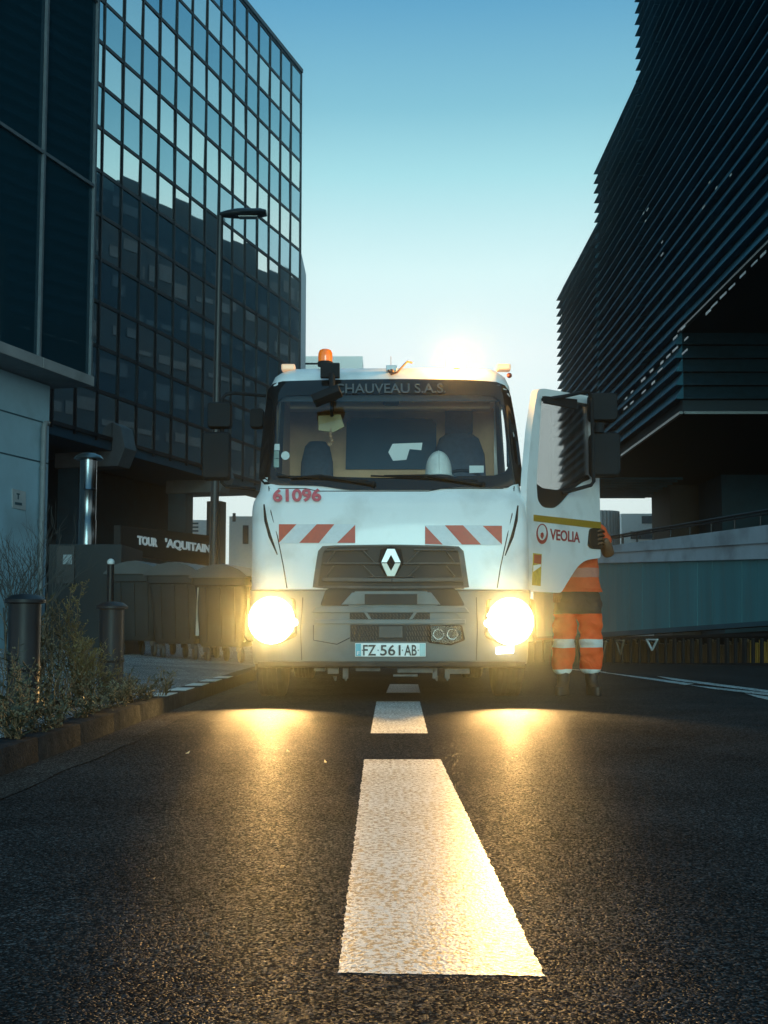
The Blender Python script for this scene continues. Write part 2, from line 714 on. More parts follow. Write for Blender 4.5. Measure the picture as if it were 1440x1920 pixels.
# a few flat leaves and scraps on the road
M_SCRAP = M('dry_leaf', (0.60, 0.50, 0.32), 0.8, var=0.4)
for i, (px, py) in enumerate([(610, 1432), (965, 1424), (540, 1412), (352, 1415)]):
    p = on_z(px, py, 0)
    a = random.uniform(0, 3)
    s = random.uniform(.004, .008)
    q = [p + Vector((math.cos(a + t) * s * (1.8 if k % 2 == 0 else .8), math.sin(a + t) * s * (1.8 if k % 2 == 0 else .8), .006 + .008 * (k == 0))) for k, t in enumerate((0, 1.57, 3.14, 4.71))]
    o = MB().prism(q, (0, 0, .002)).build('fallen_leaf', M_SCRAP)
    tag(o, 'small dry leaf lying flat on the asphalt in the headlight glow', 'leaf', 'dry leaves on the road')

# ------------------------------------------------------------------ the truck
TX, TY = 0.047, 9.5
M_WHITE = M('white_cab_paint', (0.74, 0.77, 0.77), 0.32, var=0.035, scale=3, coat=0.5, dirt=((0.36, 0.35, 0.32), 3.4, 0.50, 0.42))
M_BUMP = M('grey_bumper_paint', (0.155, 0.18, 0.18), 0.5, var=0.10, scale=5, dirt=((0.10, 0.09, 0.08), 3.0, 0.50, 0.6))
M_BLACK = M('black_plastic', (0.008, 0.013, 0.017), 0.75, spec=.2, var=0.3, scale=12, bump=0.1, bscale=150)
M_RUBBER = M('tyre_rubber', (0.022, 0.022, 0.022), 0.85, var=0.4, scale=9, dirt=((0.10, 0.09, 0.075), 4, 0.5, 0.6))
M_GRILLE = M('dark_grey_grille', (0.05, 0.047, 0.046), 0.5, var=0.2, scale=8, dirt=((0.16, 0.14, 0.12), 5, 0.52, 0.5))
M_CHROME = M('brushed_chrome', (0.75, 0.78, 0.78), 0.18, metal=1.0, var=0.08, scale=20)
M_STEEL = M('dirty_steel', (0.13, 0.125, 0.12), 0.6, metal=0.3, var=0.4, scale=10)
M_RED = M('red_reflective_film', (0.46, 0.035, 0.012), 0.4, var=0.12, scale=30)
M_FILM = M('silver_reflective_film', (0.55, 0.60, 0.64), 0.35, var=0.08, scale=30)
M_REDTXT = M('faded_red_vinyl', (0.55, 0.10, 0.12), 0.45, var=0.25, scale=40)
M_MAROON = M('maroon_vinyl', (0.30, 0.022, 0.03), 0.45, var=0.12, scale=30)
M_GOLD = M('gold_reflective_tape', (0.33, 0.20, 0.02), 0.4, var=0.2, scale=60, stretch=(1, 1, 6))
M_BEIGE = M('beige_cab_lining', (0.70, 0.44, 0.25), 0.85, var=0.12, scale=7)
M_SEAT = M('blue_grey_seat_cloth', (0.05, 0.075, 0.11), 0.9, var=0.25, scale=30)
M_DASH = M('grey_dashboard', (0.20, 0.24, 0.26), 0.7, var=0.15, scale=10)
M_PAPER = M('white_paper', (0.75, 0.78, 0.78), 0.8, var=0.05)
M_LAMP = M('lamp_glow', (1, .9, .7), 0.3, emis=(1.0, 0.86, 0.58), estr=60.0)
M_LAMP2 = M('side_lamp_glow', (1, .9, .8), 0.3, emis=(1.0, 0.93, 0.80), estr=9.0)
M_FLASH = M('beacon_flash', (1, .6, .2), 0.3, emis=(1.0, 0.60, 0.16), estr=45.0)
M_AMBER = M('amber_dome', (0.62, 0.14, 0.008), 0.15, var=0.12, scale=25, coat=0.8, emis=(1.0, 0.22, 0.01), estr=0.35)
M_YELLOW = M('yellow_tinted_visor', (0.24, 0.17, 0.02), 0.4, var=0.1)
M_REARPANE = M('rear_pane', (0.03, 0.075, 0.12), 0.6, spec=.2, var=0.2, scale=2)
G_WIND = glass_mat('windscreen_glass', (0.95, 0.97, 0.96), refl=0.02, gcol=(.9, .97, 1))
G_DOOR = glass_mat('door_glass', (0.985, 0.995, 0.99), refl=0.0)
G_LENS = glass_mat('lamp_lens', (0.8, 0.8, 0.8), refl=0.0, gcol=(.25, .25, .25))

truck = thing('utility_truck', 'white cab-over utility truck with headlights on and one cab door open', 'truck', (TX, TY, 0))
PROF = [(.25, .02), (.30, 0), (.84, .02), (1.3, .05), (1.52, .09), (1.60, .13), (2.0, .23), (2.46, .385), (2.545, .445), (2.61, .54), (2.64, .68)]
HW = [(.25, 1.015), (.84, 1.05), (1.44, 1.055), (1.505, 1.05), (1.60, 1.005), (1.70, .992), (2.2, .968), (2.46, .95), (2.545, .92), (2.61, .86), (2.64, .77)]
RC = .13


def hwz(z):
    return lerp_table(HW, z)


def front_y(x, z, off=0.0):
    h = hwz(z)
    y = lerp_table(PROF, z) + .05 * x * x
    e = abs(x) - (h - RC)
    if e > 0:
        e = min(e, RC * .999)
        y += RC - math.sqrt(RC * RC - e * e)
    return y


def S(px, py, off=0.0):
    """photo pixel -> point of the cab's front skin (truck coordinates), lifted off along -y"""
    dy = .1
    x = z = 0
    for _ in range(12):
        p = pt(px, py, TY + dy)
        x, z = p.x - TX, p.z
        h = hwz(z) - .0005
        dy = front_y(max(-h, min(h, x)), z)
    return Vector((x, dy - off, z))


def tp(px, py, dy):
    p = pt(px, py, TY + dy)
    return Vector((p.x - TX, dy, p.z))


# cab shell: front skin with the windscreen opening, sides, roof, back
us = [-1, -.995, -.985, -.965, -.94, -.91, -.88, -.80, -.6, -.4, -.2, 0, .2, .4, .6, .80, .88, .91, .94, .965, .985, .995, 1]
zs = [.84, .9, 1.0, 1.15, 1.3, 1.44, 1.48, 1.52, 1.56, 1.60, 1.66, 1.75, 1.9, 2.05, 2.2, 2.3, 2.40, 2.46, 2.50, 2.545, 2.575, 2.61, 2.63, 2.64]
side_y = [.42, .55, .8, 1.1, 1.45, 1.60, 1.86]
rows = []
for z in zs:
    h = hwz(z)
    fr = [(u * h, front_y(u * h, z), z) for u in us]
    y0 = fr[0][1]
    sy = [max(y, y0 + .02 * (k + 1)) for k, y in enumerate(side_y)]
    rows.append([(-h, y, z) for y in reversed(sy)] + fr + [(h, y, z) for y in sy])
mbc = MB().grid(rows)
nx = len(rows[0])
keep = []
for f in mbc.f:
    c = sum((Vector(mbc.v[i]) for i in f), Vector()) / len(f)
    if abs(c.x) < .935 * hwz(c.z) and 1.66 < c.z < 2.40 and c.y < .62:
        continue
    if c.x > .8 and .95 < c.z < 2.40 and .55 < c.y < 1.45:
        continue
    keep.append(f)
mbc.f = keep
top = rows[-1]
mbc.add(top, [tuple(range(nx))])
cab = mbc.build('cab', M_WHITE, truck, smooth=50)
bk = MB().box2((-.97, 1.80, .84), (.97, 1.86, 2.60))
bk.box2((-.98, .45, .80), (.98, 1.86, .86))
bk.build('cab_back', M_WHITE, truck)
# lining of the cab
ln = MB()
ln.box2((-.93, 1.75, .87), (.93, 1.795, 2.50))
ln.box2((-.90, .62, 2.46), (.90, 1.745, 2.50))
ln.box2((-.905, .60, .95), (-.88, 1.745, 2.455))
ln.box2((-.80, .62, 2.30), (.80, .72, 2.455))
ln.build('cab_lining', M_BEIGE, truck, bevel=.01)
tr = MB()
for sg in (-1, 1):
    tr.prism([(sg * .875, .22, 1.62), (sg * .875, .75, 1.62), (sg * .85, .75, 2.45), (sg * .85, .46, 2.45)], (sg * .012, 0, 0))
tr.box2((-.84, .45, 2.40), (.84, .60, 2.46))
tr.build('pillar_trim', M('dark_brown_trim', (.045, .032, .024), .8), truck)
q = [tp(px, py, 1.735) for px, py in ((648, 880), (818, 880), (818, 796), (810, 786), (660, 784), (650, 792))]
MB().prism(q, (0, -.012, 0)).build('rear_window', M_REARPANE, truck)

# windscreen: black surround ring plus clear pane, both on the curved skin


def rounded(pts, rad, n=6):
    out = []
    k = len(pts)
    for i in range(k):
        a, b, c = Vector(pts[i - 1]), Vector(pts[i]), Vector(pts[(i + 1) % k])
        r = rad[i] if isinstance(rad, (list, tuple)) else rad
        d0, d1 = (a - b), (c - b)
        r0 = min(r, d0.length * .45)
        r1 = min(r, d1.length * .45)
        p0, p1 = b + d0.normalized() * r0, b + d1.normalized() * r1
        for j in range(n + 1):
            t = j / n
            out.append(p0 * (1 - t) ** 2 + b * 2 * t * (1 - t) + p1 * t * t)
    return out


def resample(poly, n):
    L = [0]
    k = len(poly)
    for i in range(k):
        L.append(L[-1] + (poly[(i + 1) % k] - poly[i]).length)
    out = []
    j = 0
    for i in range(n):
        s = L[-1] * i / n
        while L[j + 1] < s:
            j += 1
        t = (s - L[j]) / max(L[j + 1] - L[j], 1e-9)
        out.append(poly[j].lerp(poly[(j + 1) % k], t))
    return out


def by_angle(poly, c, n):
    """resample a star-shaped outline at n even angles about c"""
    k = len(poly)
    out = []
    for i in range(n):
        a = 2 * math.pi * i / n
        d = Vector((math.cos(a), math.sin(a)))
        best = None
        for j in range(k):
            p, q = poly[j] - c, poly[(j + 1) % k] - c
            e = q - p
            den = d.x * e.y - d.y * e.x
            if abs(den) < 1e-9:
                continue
            t = (p.x * e.y - p.y * e.x) / den
            s = (p.x * d.y - p.y * d.x) / den
            if t > 0 and -1e-6 <= s <= 1 + 1e-6 and (best is None or t > best):
                best = t
        out.append(c + d * best)
    return out


outer = rounded([(485, 905), (490, 830), (504, 716), (600, 713), (730, 711), (870, 712), (953, 718), (970, 810), (981, 905), (975, 915), (850, 914), (812, 919), (650, 919), (600, 911), (495, 909)],
                [10, 30, 24, 30, 30, 30, 26, 40, 14, 8, 14, 14, 14, 14, 8])
inner = rounded([(512, 891), (519, 742), (730, 739), (938, 742), (950, 815), (955, 891), (730, 897)], [22, 26, 10, 26, 30, 26, 60])
cc = Vector((732, 818))
NA = 120
o_ = by_angle(outer, cc, NA)
i_ = by_angle(inner, cc, NA)
rows = [[S(*(i_[k].lerp(o_[k], t)), off=.012) for k in range(NA)] for t in (0, .25, .5, .75, 1)]
rows.append([S(*(cc.lerp(o_[k], .985)), off=-.01) for k in range(NA)])
surround = MB().grid(rows, closed=True).build('windscreen_surround', M('black_glass_border', (.010, .012, .014), .12, var=.2), truck, smooth=60)
rows = [[S(*(cc.lerp(i_[k], t)), off=.010) for k in range(NA)] for t in (.02, .25, .5, .75, 1)]
mbw = MB().grid(rows, closed=True)
mbw.f.append(tuple(range(NA)))
mbw.build('windscreen', G_WIND, truck, smooth=80)
# header strip behind the glass with the bodybuilder's lettering
hd = MB()
n = 40
rows = []
for py in (736, 745, 752):
    rows.append([S(514 + (944 - 514) * k / n, py, off=-.02) for k in range(n + 1)])
hd.grid(rows)
hb = hd.build('sun_band', M('dark_sun_band', (.022, .024, .027), .5), surround)
M_BANDTXT = M('faint_grey_vinyl', (.085, .09, .095), .6)
lettering('lettering', 'CHAUVEAU S.A.S.', S(628, 739, .028), S(836, 738, .028), S(628, 721, .028), M_BANDTXT, surround, bold=.012, thick=.001, off=.002)

# wipers
for (a, b, c) in (((545, 897), (600, 893), (700, 908)), ((720, 893), (800, 893), (905, 909))):
    w = MB()
    w.tube([S(*c, .03), S(*b, .045), S(*a, .035)], [.014, .010, .006], 8)
    w.tube([S(a[0] - 25, 893, .028), S(b[0], 897, .028), S(c[0] - 10, 902, .028)], .007, 6)
    w.ball(S(*c, .03), .022, 10)
    w.build('wiper', M_BLACK, truck, smooth=50)

# panel gaps and the dark vent slots beside the bonnet
gap = MB()
for pts in ([(504, 912), (508, 960), (520, 1005), (531, 1060), (538, 1103)], [(964, 912), (960, 965), (951, 1005), (939, 1060), (932, 1103)]):
    P = [S(*p, -.001) for p in pts]
    gap.tube(P, .0045, 6)
gap.tube([S(504 + (964 - 504) * k / 20, 921 if 3 < k < 14 else 916, -.001) for k in range(21)], .004, 6)
gap.build('panel_gap', M_BLACK, truck)
for sgn, pts in ((1, [(495, 946), (498, 975), (506, 1005), (520, 1040)]), (-1, [(971, 948), (968, 975), (960, 1007), (947, 1042)])):
    w = MB()
    P = [S(*p, .0) for p in pts]
    w.tube(P, [.006, .012, .012, .004], 8)
    w.build('vent_slot', M_BLACK, truck, smooth=60)

# fleet number
lettering('fleet_number', '61096', S(512, 942, .016), S(603, 941, .016), S(512, 918, .022), M_REDTXT, truck, bold=.035)

# red and silver hazard boards
def hazard(x0, x1, y0, y1, stripes):
    c0 = [S(x0, y1), S(x1, y1), S(x1, y0), S(x0, y0)]
    w = MB()
    rows = [[S(x0 + (x1 - x0) * k / 10, y, off=.004) for k in range(11)] for y in (y1, (y0 + y1) / 2, y0)]
    w.grid(rows)
    rows = [[S(x0 + (x1 - x0) * k / 10, y, off=-.004) for k in range(11)] for y in (y1, (y0 + y1) / 2, y0)]
    w.grid(rows)
    b = w.build('hazard_board', M_FILM, truck)
    for poly in stripes:
        ps = [S(px, py, off=.0065) for px, py in poly]
        MB().prism(ps, (0, .002, 0)).build('red_stripe', M_RED, b)


hazard(523, 666, 983, 1019, [[(523, 983), (556, 983), (523, 1018)], [(594, 983), (627, 983), (598, 1018), (561, 1018)], [(666, 984), (666, 1018), (632, 1018)]])
hazard(797, 941, 985, 1022, [[(797, 986), (830, 1021), (797, 1020)], [(834, 985), (868, 985), (902, 1021), (866, 1021)], [(905, 986), (941, 986), (941, 1021)]])

# lower body: bumper
rows = []
for z in (.285, .30, .34, .5, .7, .80, .825, .84):
    h = hwz(z) + .012
    o = {.285: -.03, .30: 0, .84: -.02}.get(z, .012)
    rows.append([(-h, .62, z)] + [(u * h, front_y(u * (h - .012), z) - o, z) for u in us] + [(h, .62, z)])
bm_ = MB().grid(rows)
bumper = bm_.build('bumper', M_BUMP, truck, smooth=40)
lip = MB()
lip.grid([[S(484 + (984 - 484) * k / 30, py, off) for k in range(31)] for py, off in ((1240, .012), (1241, .03), (1249, .03), (1252, .0))])
lip.build('bumper_lip', M_GRILLE, bumper, smooth=30)

# grille: black recess plate, grey bars and struts in front of it
gr_out = rounded([(586, 1104), (589, 1080), (598, 1023), (735, 1021), (868, 1024), (876, 1080), (880, 1104)], [4, 20, 14, 20, 14, 20, 4])
gpl = MB()
gc = Vector((733, 1066))
go = by_angle(gr_out, gc, 80)
rows = [[S(*(gc.lerp(go[k], t)), off=.004) for k in range(80)] for t in (.03, .5, 1)]
rows.append([S(*go[k], off=-.01) for k in range(80)])
gpl.grid(rows, closed=True)
gpl.f.append(tuple(range(80)))
grille = gpl.build('grille', M('grille_black', (.012, .012, .013), .6), truck, smooth=30)


def gbar(pts, w, h, name='grille_bar', mat=None):
    m_ = MB()
    P = [S(px, py, .016) for px, py in pts]
    for a, b in zip(P, P[1:]):
        m_.bar(a, b, .03, h)
    return m_.build(name, mat or M_GRILLE, grille, bevel=.004)


fr = MB()
Pf = [S(*go[k], .014) for k in range(80)]
Pi = [S(*(gc.lerp(go[k], .93) ), .014) for k in range(80)]
fr.grid([Pf, Pi], closed=True)
fr.grid([[p + Vector((0, .03, 0)) for p in Pf], Pf], closed=True)
fr.grid([Pi, [p + Vector((0, .03, 0)) for p in Pi]], closed=True)
fr.build('grille_frame', M_GRILLE, grille, smooth=30)
gbar([(606, 1057), (712, 1057)], .03, .014)
gbar([(756, 1057), (862, 1057)], .03, .014)
gbar([(604, 1087), (735, 1088), (868, 1087)], .03, .030)
gbar([(610, 1032), (690, 1031)], .03, .012)
gbar([(776, 1031), (858, 1032)], .03, .012)
gbar([(606, 1101), (735, 1102), (870, 1101)], .03, .02)
for pts in ([(681, 1033), (703, 1056)], [(681, 1061), (702, 1082)], [(786, 1033), (764, 1056)], [(786, 1061), (765, 1082)],
            [(628, 1034), (614, 1055)], [(626, 1061), (612, 1082)], [(836, 1034), (852, 1055)], [(836, 1061), (853, 1082)]):
    gbar(pts, .03, .010, 'grille_strut')
gbar([(690, 1082), (776, 1082)], .03, .008)
# diamond emblem on a dark shield
sh = [S(px, py, .022) for px, py in ((733, 1024), (752, 1030), (757, 1056), (742, 1080), (724, 1080), (709, 1056), (714, 1030))]
MB().prism(sh, (0, .02, 0)).build('emblem_shield', M_BLACK, grille, bevel=.004)
do = [(733, 1029), (752, 1055.5), (733, 1083), (714, 1055.5)]
e1 = [(726, 1029.5), (740, 1029.5), (751.5, 1055), (740.5, 1055), (733, 1041), (725.5, 1055), (714.5, 1055)]
e2 = [(714.5, 1056), (725.5, 1056), (733, 1070), (740.5, 1056), (751.5, 1056), (740, 1081), (726, 1081)]
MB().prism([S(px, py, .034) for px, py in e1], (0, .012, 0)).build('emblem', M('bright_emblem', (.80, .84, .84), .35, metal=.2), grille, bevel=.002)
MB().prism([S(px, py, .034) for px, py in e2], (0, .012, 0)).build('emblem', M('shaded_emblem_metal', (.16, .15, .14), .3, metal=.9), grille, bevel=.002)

# lower intake, mesh, bars, fog lamp
def plate_px(name, pts, off, mat, parent, thick=.01, rad=0, bevel=0):
    P = rounded(pts, rad, 4) if rad else [Vector(p) for p in pts]
    ps = [S(p.x, p.y, off) for p in P]
    return MB().prism(ps, (0, thick, 0)).build(name, mat, parent, bevel=bevel)


M_GBLK = MATS['grille_black']
plate_px('intake', [(600, 1136), (612, 1104), (855, 1104), (872, 1136)], .020, M_GBLK, bumper, rad=6)
plate_px('intake_panel', [(640, 1134), (660, 1111), (808, 1111), (826, 1134)], .030, M_BUMP, bumper, bevel=.004)
plate_px('intake', [(684, 1133), (684, 1114), (782, 1114), (782, 1133)], .036, M_GBLK, bumper)
plate_px('bumper_bar', [(586, 1149), (590, 1138), (872, 1138), (880, 1149)], .040, M_BUMP, bumper, .03, bevel=.004)
plate_px('intake', [(656, 1161), (656, 1148), (806, 1148), (806, 1161)], .018, M_GBLK, bumper)
plate_px('bumper_bar', [(590, 1170), (590, 1161), (872, 1161), (872, 1170)], .036, M_BUMP, bumper, .03, bevel=.004)
for pts in ([(682, 1148), (688, 1148), (697, 1161), (691, 1161)], [(782, 1148), (776, 1148), (767, 1161), (773, 1161)], [(852, 1149), (858, 1149), (872, 1162), (866, 1162)]):
    plate_px('bumper_bar', pts, .034, M_BUMP, bumper, .02)
plate_px('intake', [(657, 1203), (657, 1171), (806, 1171), (806, 1203)], .018, M_GBLK, bumper)
plate_px('step_panel', [(710, 1196), (710, 1174), (755, 1174), (755, 1196)], .026, M_GRILLE, bumper, bevel=.003)
for k0, kn, x0, dx in ((0, 46, 659, 6.5), (0, 27, 660, 5.5), (27, 54, 762, 5)):
    hx = MB()
    for k in range(k0, kn):
        if kn == 46:
            px, py, e = x0 + (k % 23) * dx, 1151 + 6 * (k // 23), 5
        else:
            px, py, e = x0 + (k % 9) * dx, 1174 + 10 * ((k // 9) % 3), 8
        hx.bar(S(px, py, .024), S(px + 3, py + e, .024), .006, .005)
    hx.build('intake_mesh', M_GRILLE, bumper)
seam = MB()
for pts in ([(588, 1172), (588, 1200), (632, 1208), (656, 1196)], [(893, 1120), (895, 1180), (893, 1238)], [(568, 1120), (564, 1180), (566, 1238)]):
    seam.tube([S(px, py, .014) for px, py in pts], .003, 6)
seam.build('bumper_seam', M_BLACK, bumper)
# unlit fog lamp on the right of the intake and a crumpled paper cup in the left one
fog = plate_px('fog_lamp', [(802, 1205), (800, 1172), (866, 1172), (872, 1200), (845, 1210)], .022, M_BLACK, bumper, rad=4)
fl = MB()
for cx_ in (822, 848):
    c = S(cx_, 1189, .03)
    fl.lathe([(.030, 0), (.040, .012), (.043, .014), (.040, .004), (.012, -.01)], c + Vector((0, .012, 0)), (0, -1, 0), 18)
fl.build('reflector', M_CHROME, fog, smooth=40)
plate_px('fog_lens', [(808, 1203), (806, 1174), (862, 1174), (866, 1198), (845, 1207)], .052, G_LENS, fog, .004)
# number plate
npl = plate_px('number_plate', [(666, 1231), (666, 1206), (798, 1206), (798, 1231)], .030, M('plate_white', (.92, .95, .93), .4, var=.03), truck, .008, bevel=.002)
M_PBLUE = M('plate_blue', (.10, .45, .55), .4)
decal('band', [S(667, 1230, .034), S(677, 1230, .034), S(677, 1207, .034), S(667, 1207, .034)], M_PBLUE, npl)
decal('band', [S(787, 1230, .034), S(797, 1230, .034), S(797, 1207, .034), S(787, 1207, .034)], M('plate_pale_blue', (.38, .62, .62), .4), npl)
M_PTXT = M('plate_black', (.02, .022, .025), .5)
lettering('lettering', 'F', S(669.5, 1228, .038), S(674.5, 1228, .038), S(669.5, 1221, .038), M_PAPER, npl, .03, .001)
for s, a, b in (('FZ', 681, 705), ('561', 713, 751), ('AB', 758, 781)):
    lettering('lettering', s, S(a, 1229, .034), S(b, 1229, .034), S(a, 1209, .034), M_PTXT, npl, .012, .002)
for px in (679.5, 709, 754.5, 784):
    MB().ball(S(px, 1219, .034), .0045, 8, (1, .5, 1)).build('plate_dash', M_PTXT, npl)

# headlamps
def lamp_light(name, loc, power, color, radius, parent, spot=None, rot=None):
    d = bpy.data.lights.new(name, 'SPOT' if spot else 'POINT')
    d.energy = power
    d.color = color
    d.shadow_soft_size = radius
    if spot:
        d.spot_size, d.spot_blend = spot
    o = bpy.data.objects.new(name, d)
    COL.objects.link(o)
    o.parent = parent
    o.location = loc
    if rot:
        o.rotation_euler = rot
    return o


HALO_W = 1550.0
HEAD_W, HEAD_COL = 1900.0, (1.0, 0.58, 0.19)
for cx_, cy_, sg in ((510, 1163, -1), (956, 1165, 1)):
    hz = [(cx_ - 50, cy_ + 38), (cx_ - 46, cy_ - 42), (cx_ + 44, cy_ - 42), (cx_ + 48, cy_ + 30), (cx_ + 10, cy_ + 46)]
    if sg > 0:
        hz = [(2 * cx_ - x, y) for x, y in reversed(hz)]
    hl = plate_px('headlight', hz, .018, M_BLACK, truck, .02, rad=8)
    c = S(cx_, cy_, -.05)
    MB().lathe([(.012, .0), (.055, .005), (.078, .022), (.084, .03), (.09, .026), (.092, 0)], c, (0, -1, .0), 28).build('reflector', M_CHROME, hl, smooth=40)
    MB().ball(c + Vector((0, -.0, 0)), .06, 22, (1, .35, 1)).build('bulb', M_LAMP, hl, smooth=60)
    MB().ball(S(cx_, cy_, .045), .172, 32, (1, .26, 1.02)).build('lens', M('headlamp_glare', (1, .9, .7), .2, emis=(1.0, .88, .62), estr=6.0), hl, smooth=80)  # oversized glowing ball, shaped as the glare round the headlamp
    for dx in ((-44, -38) if sg > 0 else (44,)):
        MB().ball(S(cx_ + dx * .95, cy_ + (4 if dx != -38 else -10), .025), .028, 12, (1, .4, 1)).build('side_lamp', M_LAMP2, hl, smooth=60)
    if sg > 0:
        MB().prism([S(px, py, .028) for px, py in ((930, 1226), (930, 1214), (962, 1212), (962, 1224))], (0, .01, 0)).build('daytime_lamp', M_LAMP2, hl)
    c = S(cx_, cy_, .045)
    sl = lamp_light('headlight_beam', (c.x, c.y - .10, c.z), HEAD_W, HEAD_COL, .004, hl, (R(60), 1.0), (R(65), 0, R(180)))
    # extra narrow beam towards the camera, added to raise a halo in the haze
    lamp_light('halo_beam', (c.x, c.y - .10, c.z), HALO_W, (1.0, 0.47, 0.10), .006, hl, (R(15), 1.0), (R(93.2), 0, R(180) + math.atan2(-(c.x + TX), 9.4)))

# chassis, axle and wheels
ch = MB()
ch.box2((-.42, .3, .40), (-.34, 7.2, .62))
ch.box2((.34, .3, .40), (.42, 7.2, .62))
ch.box2((-.9, 1.02, .36), (.9, 1.16, .48))
ch.box2((-.45, .30, .30), (.45, .42, .40))
ch.box2((-.30, .7, .34), (.28, 1.7, .84))
ch.build('chassis', M_STEEL, truck, bevel=.01)
us_ = MB()
for px, py, w, h in ((625, 1256, 20, 14), (648, 1262, 10, 20), (780, 1256, 70, 10), (815, 1262, 9, 20), (838, 1263, 9, 18), (760, 1266, 46, 4), (690, 1254, 46, 8), (860, 1258, 40, 10), (600, 1254, 20, 8)):
    p = tp(px, py, .14)
    us_.box(p, (w / 250, .10, h / 250))
for px in (628, 648, 818, 838):
    p = tp(px, 1268, .10)
    us_.tube([p, p + Vector((.004, 0, -.035))], [.016, .006], 8)
us_.build('underrun_bracket', M_STEEL, truck, bevel=.006)


def wheel(x, y, sg):
    wr = .42
    tw = .235
    pr = [(.27, -tw / 2 + .01), (.36, -tw / 2), (.405, -tw / 2 + .012)]
    zz = -tw / 2 + .022
    ribs = 5
    step = (tw - .044) / ribs
    for k in range(ribs):
        pr += [(wr, zz + k * step + .004), (wr, zz + (k + 1) * step - .006), (wr - .014, zz + (k + 1) * step - .004), (wr - .014, zz + (k + 1) * step + .002)]
    pr = pr[:-2] + [(.405, tw / 2 - .012), (.36, tw / 2), (.27, tw / 2 - .01)]
    t = MB().lathe(pr, (0, 0, 0), (1, 0, 0), 48)
    w = thing('wheel', '', '', (x, y, .419))
    for k in ('label', 'category'):
        del w[k]
    w.parent = truck
    t.build('tyre', M_RUBBER, w, smooth=35)
    rm = MB().lathe([(.02, .06 * sg), (.10, .06 * sg), (.11, .01 * sg), (.22, -.01 * sg), (.26, .07 * sg), (.275, .09 * sg), (.272, -.09 * sg)], (0, 0, 0), (1, 0, 0), 32)
    for k in range(10):
        a = k * math.pi / 5
        rm.lathe([(.012, 0), (.012, .03)], (.03 * sg, math.cos(a) * .16, math.sin(a) * .16), (sg, 0, 0), 8)
    rm.build('rim', M_STEEL, w, smooth=40)
    return w


for x, y in ((-.955, 1.10), (.955, 1.10), (-.93, 4.9), (.93, 4.9)):
    wheel(x, y, 1 if x > 0 else -1)
# wheel arches
for sg in (-1, 1):
    a = MB()
    rws = []
    for k in range(13):
        t = math.pi * k / 12
        rws.append([(sg * .83, 1.10 - math.cos(t) * .52, .42 + math.sin(t) * .50), (sg * 1.05, 1.10 - math.cos(t) * .52, .42 + math.sin(t) * .50)])
    a.grid(rws)
    a.build('wheel_arch', M_BLACK, truck, smooth=60)
# tipper body behind the cab
bd = MB()
bd.box2((-1.03, 2.15, .80), (1.03, 6.9, .90))
bd.box2((-1.03, 2.15, .90), (-.97, 6.9, 1.75))
bd.box2((.97, 2.15, .90), (1.03, 6.9, 1.75))
bd.box2((-1.03, 2.15, .90), (1.03, 2.21, 2.30))
bd.box2((-1.03, 6.84, .90), (1.03, 6.9, 1.75))
for y in (2.9, 3.8, 4.7, 5.6, 6.4):
    bd.box2((-1.06, y, .85), (-1.03, y + .08, 1.75))
    bd.box2((1.03, y, .85), (1.06, y + .08, 1.75))
bd.build('load_bed', M_WHITE, truck, bevel=.008)

# cab interior: dashboard, seats, wheel, visor
db = MB()
rows = []
for y, z in ((.30, 1.70), (.52, 1.725), (.66, 1.70), (.74, 1.45), (.76, 1.0)):
    rows.append([(-.86 + 1.72 * k / 12, y, z + (.02 if 7 <= k <= 11 else 0)) for k in range(13)])
db.grid(rows)
db.grid([[(-.86 + 1.72 * k / 12, .17, 1.64) for k in range(13)], [(-.86 + 1.72 * k / 12, .30, 1.70) for k in range(13)]])
db.build('dashboard', M_DASH, truck, smooth=30)


def seat(x, w, ztop, head, shoulders=True):
    st = MB()
    y = 1.45
    rows = []
    prof = [(1.0, w * .9), (1.3, w), (1.62, w), (ztop - .18, w * .92), (ztop - .04, w * .72), (ztop, w * .5)]
    for z, ww in prof:
        rows.append([(x + ww / 2 * math.cos(t), y - .02 + .07 * math.sin(t) + (z - 1.0) * .14, z) for t in [2 * math.pi * k / 16 for k in range(16)]])
    st.grid(rows, closed=True)
    st.f.append(tuple(len(st.v) - 16 + k for k in range(16)))
    if head:
        st.box((x, y + .18, ztop + .13), (w * .5, .09, .24))
    st.box((x, y - .25, 1.0), (w, .5, .16))
    return st.build('seat', M_SEAT, truck, smooth=60)


pl_ = tp(594, 826, 1.5)
seat(pl_.x, .30, pl_.z, False)
pr_ = tp(862, 815, 1.5)
seat(pr_.x, .48, pr_.z + .02, True)
sw = MB()
c = Vector((tp(868, 885, .85).x, .86, 1.66))
tor = []
for k in range(28):
    t = 2 * math.pi * k / 28
    tor.append(c + Vector((math.cos(t) * .21, math.sin(t) * .10, math.sin(t) * .185)))
sw.tube(tor + [tor[0]], .014, 8)
for t in (0.2, math.pi - .2, -math.pi / 2):
    sw.bar(c, c + Vector((math.cos(t) * .21, math.sin(t) * .10, math.sin(t) * .185)), .03, .015)
sw.ball(c, .055, 12)
sw.tube([c, c + Vector((0, -.22, -.25))], .03, 8)
sw.build('steering_wheel', M_BLACK, truck, smooth=60)
vz = MB().prism([tp(px, py, .62) for px, py in ((597, 807), (596, 779), (638, 776), (646, 800), (625, 811))], (0, .02, 0)).build('sun_visor', M_YELLOW, truck, bevel=.004)
q = MB().prism([tp(px, py, .60) for px, py in ((718, 757), (722, 740), (746, 740), (750, 757), (745, 760), (722, 760))], (0, .04, 0)).build('windscreen_camera', M_BLACK, truck, bevel=.006)
kc = MB()
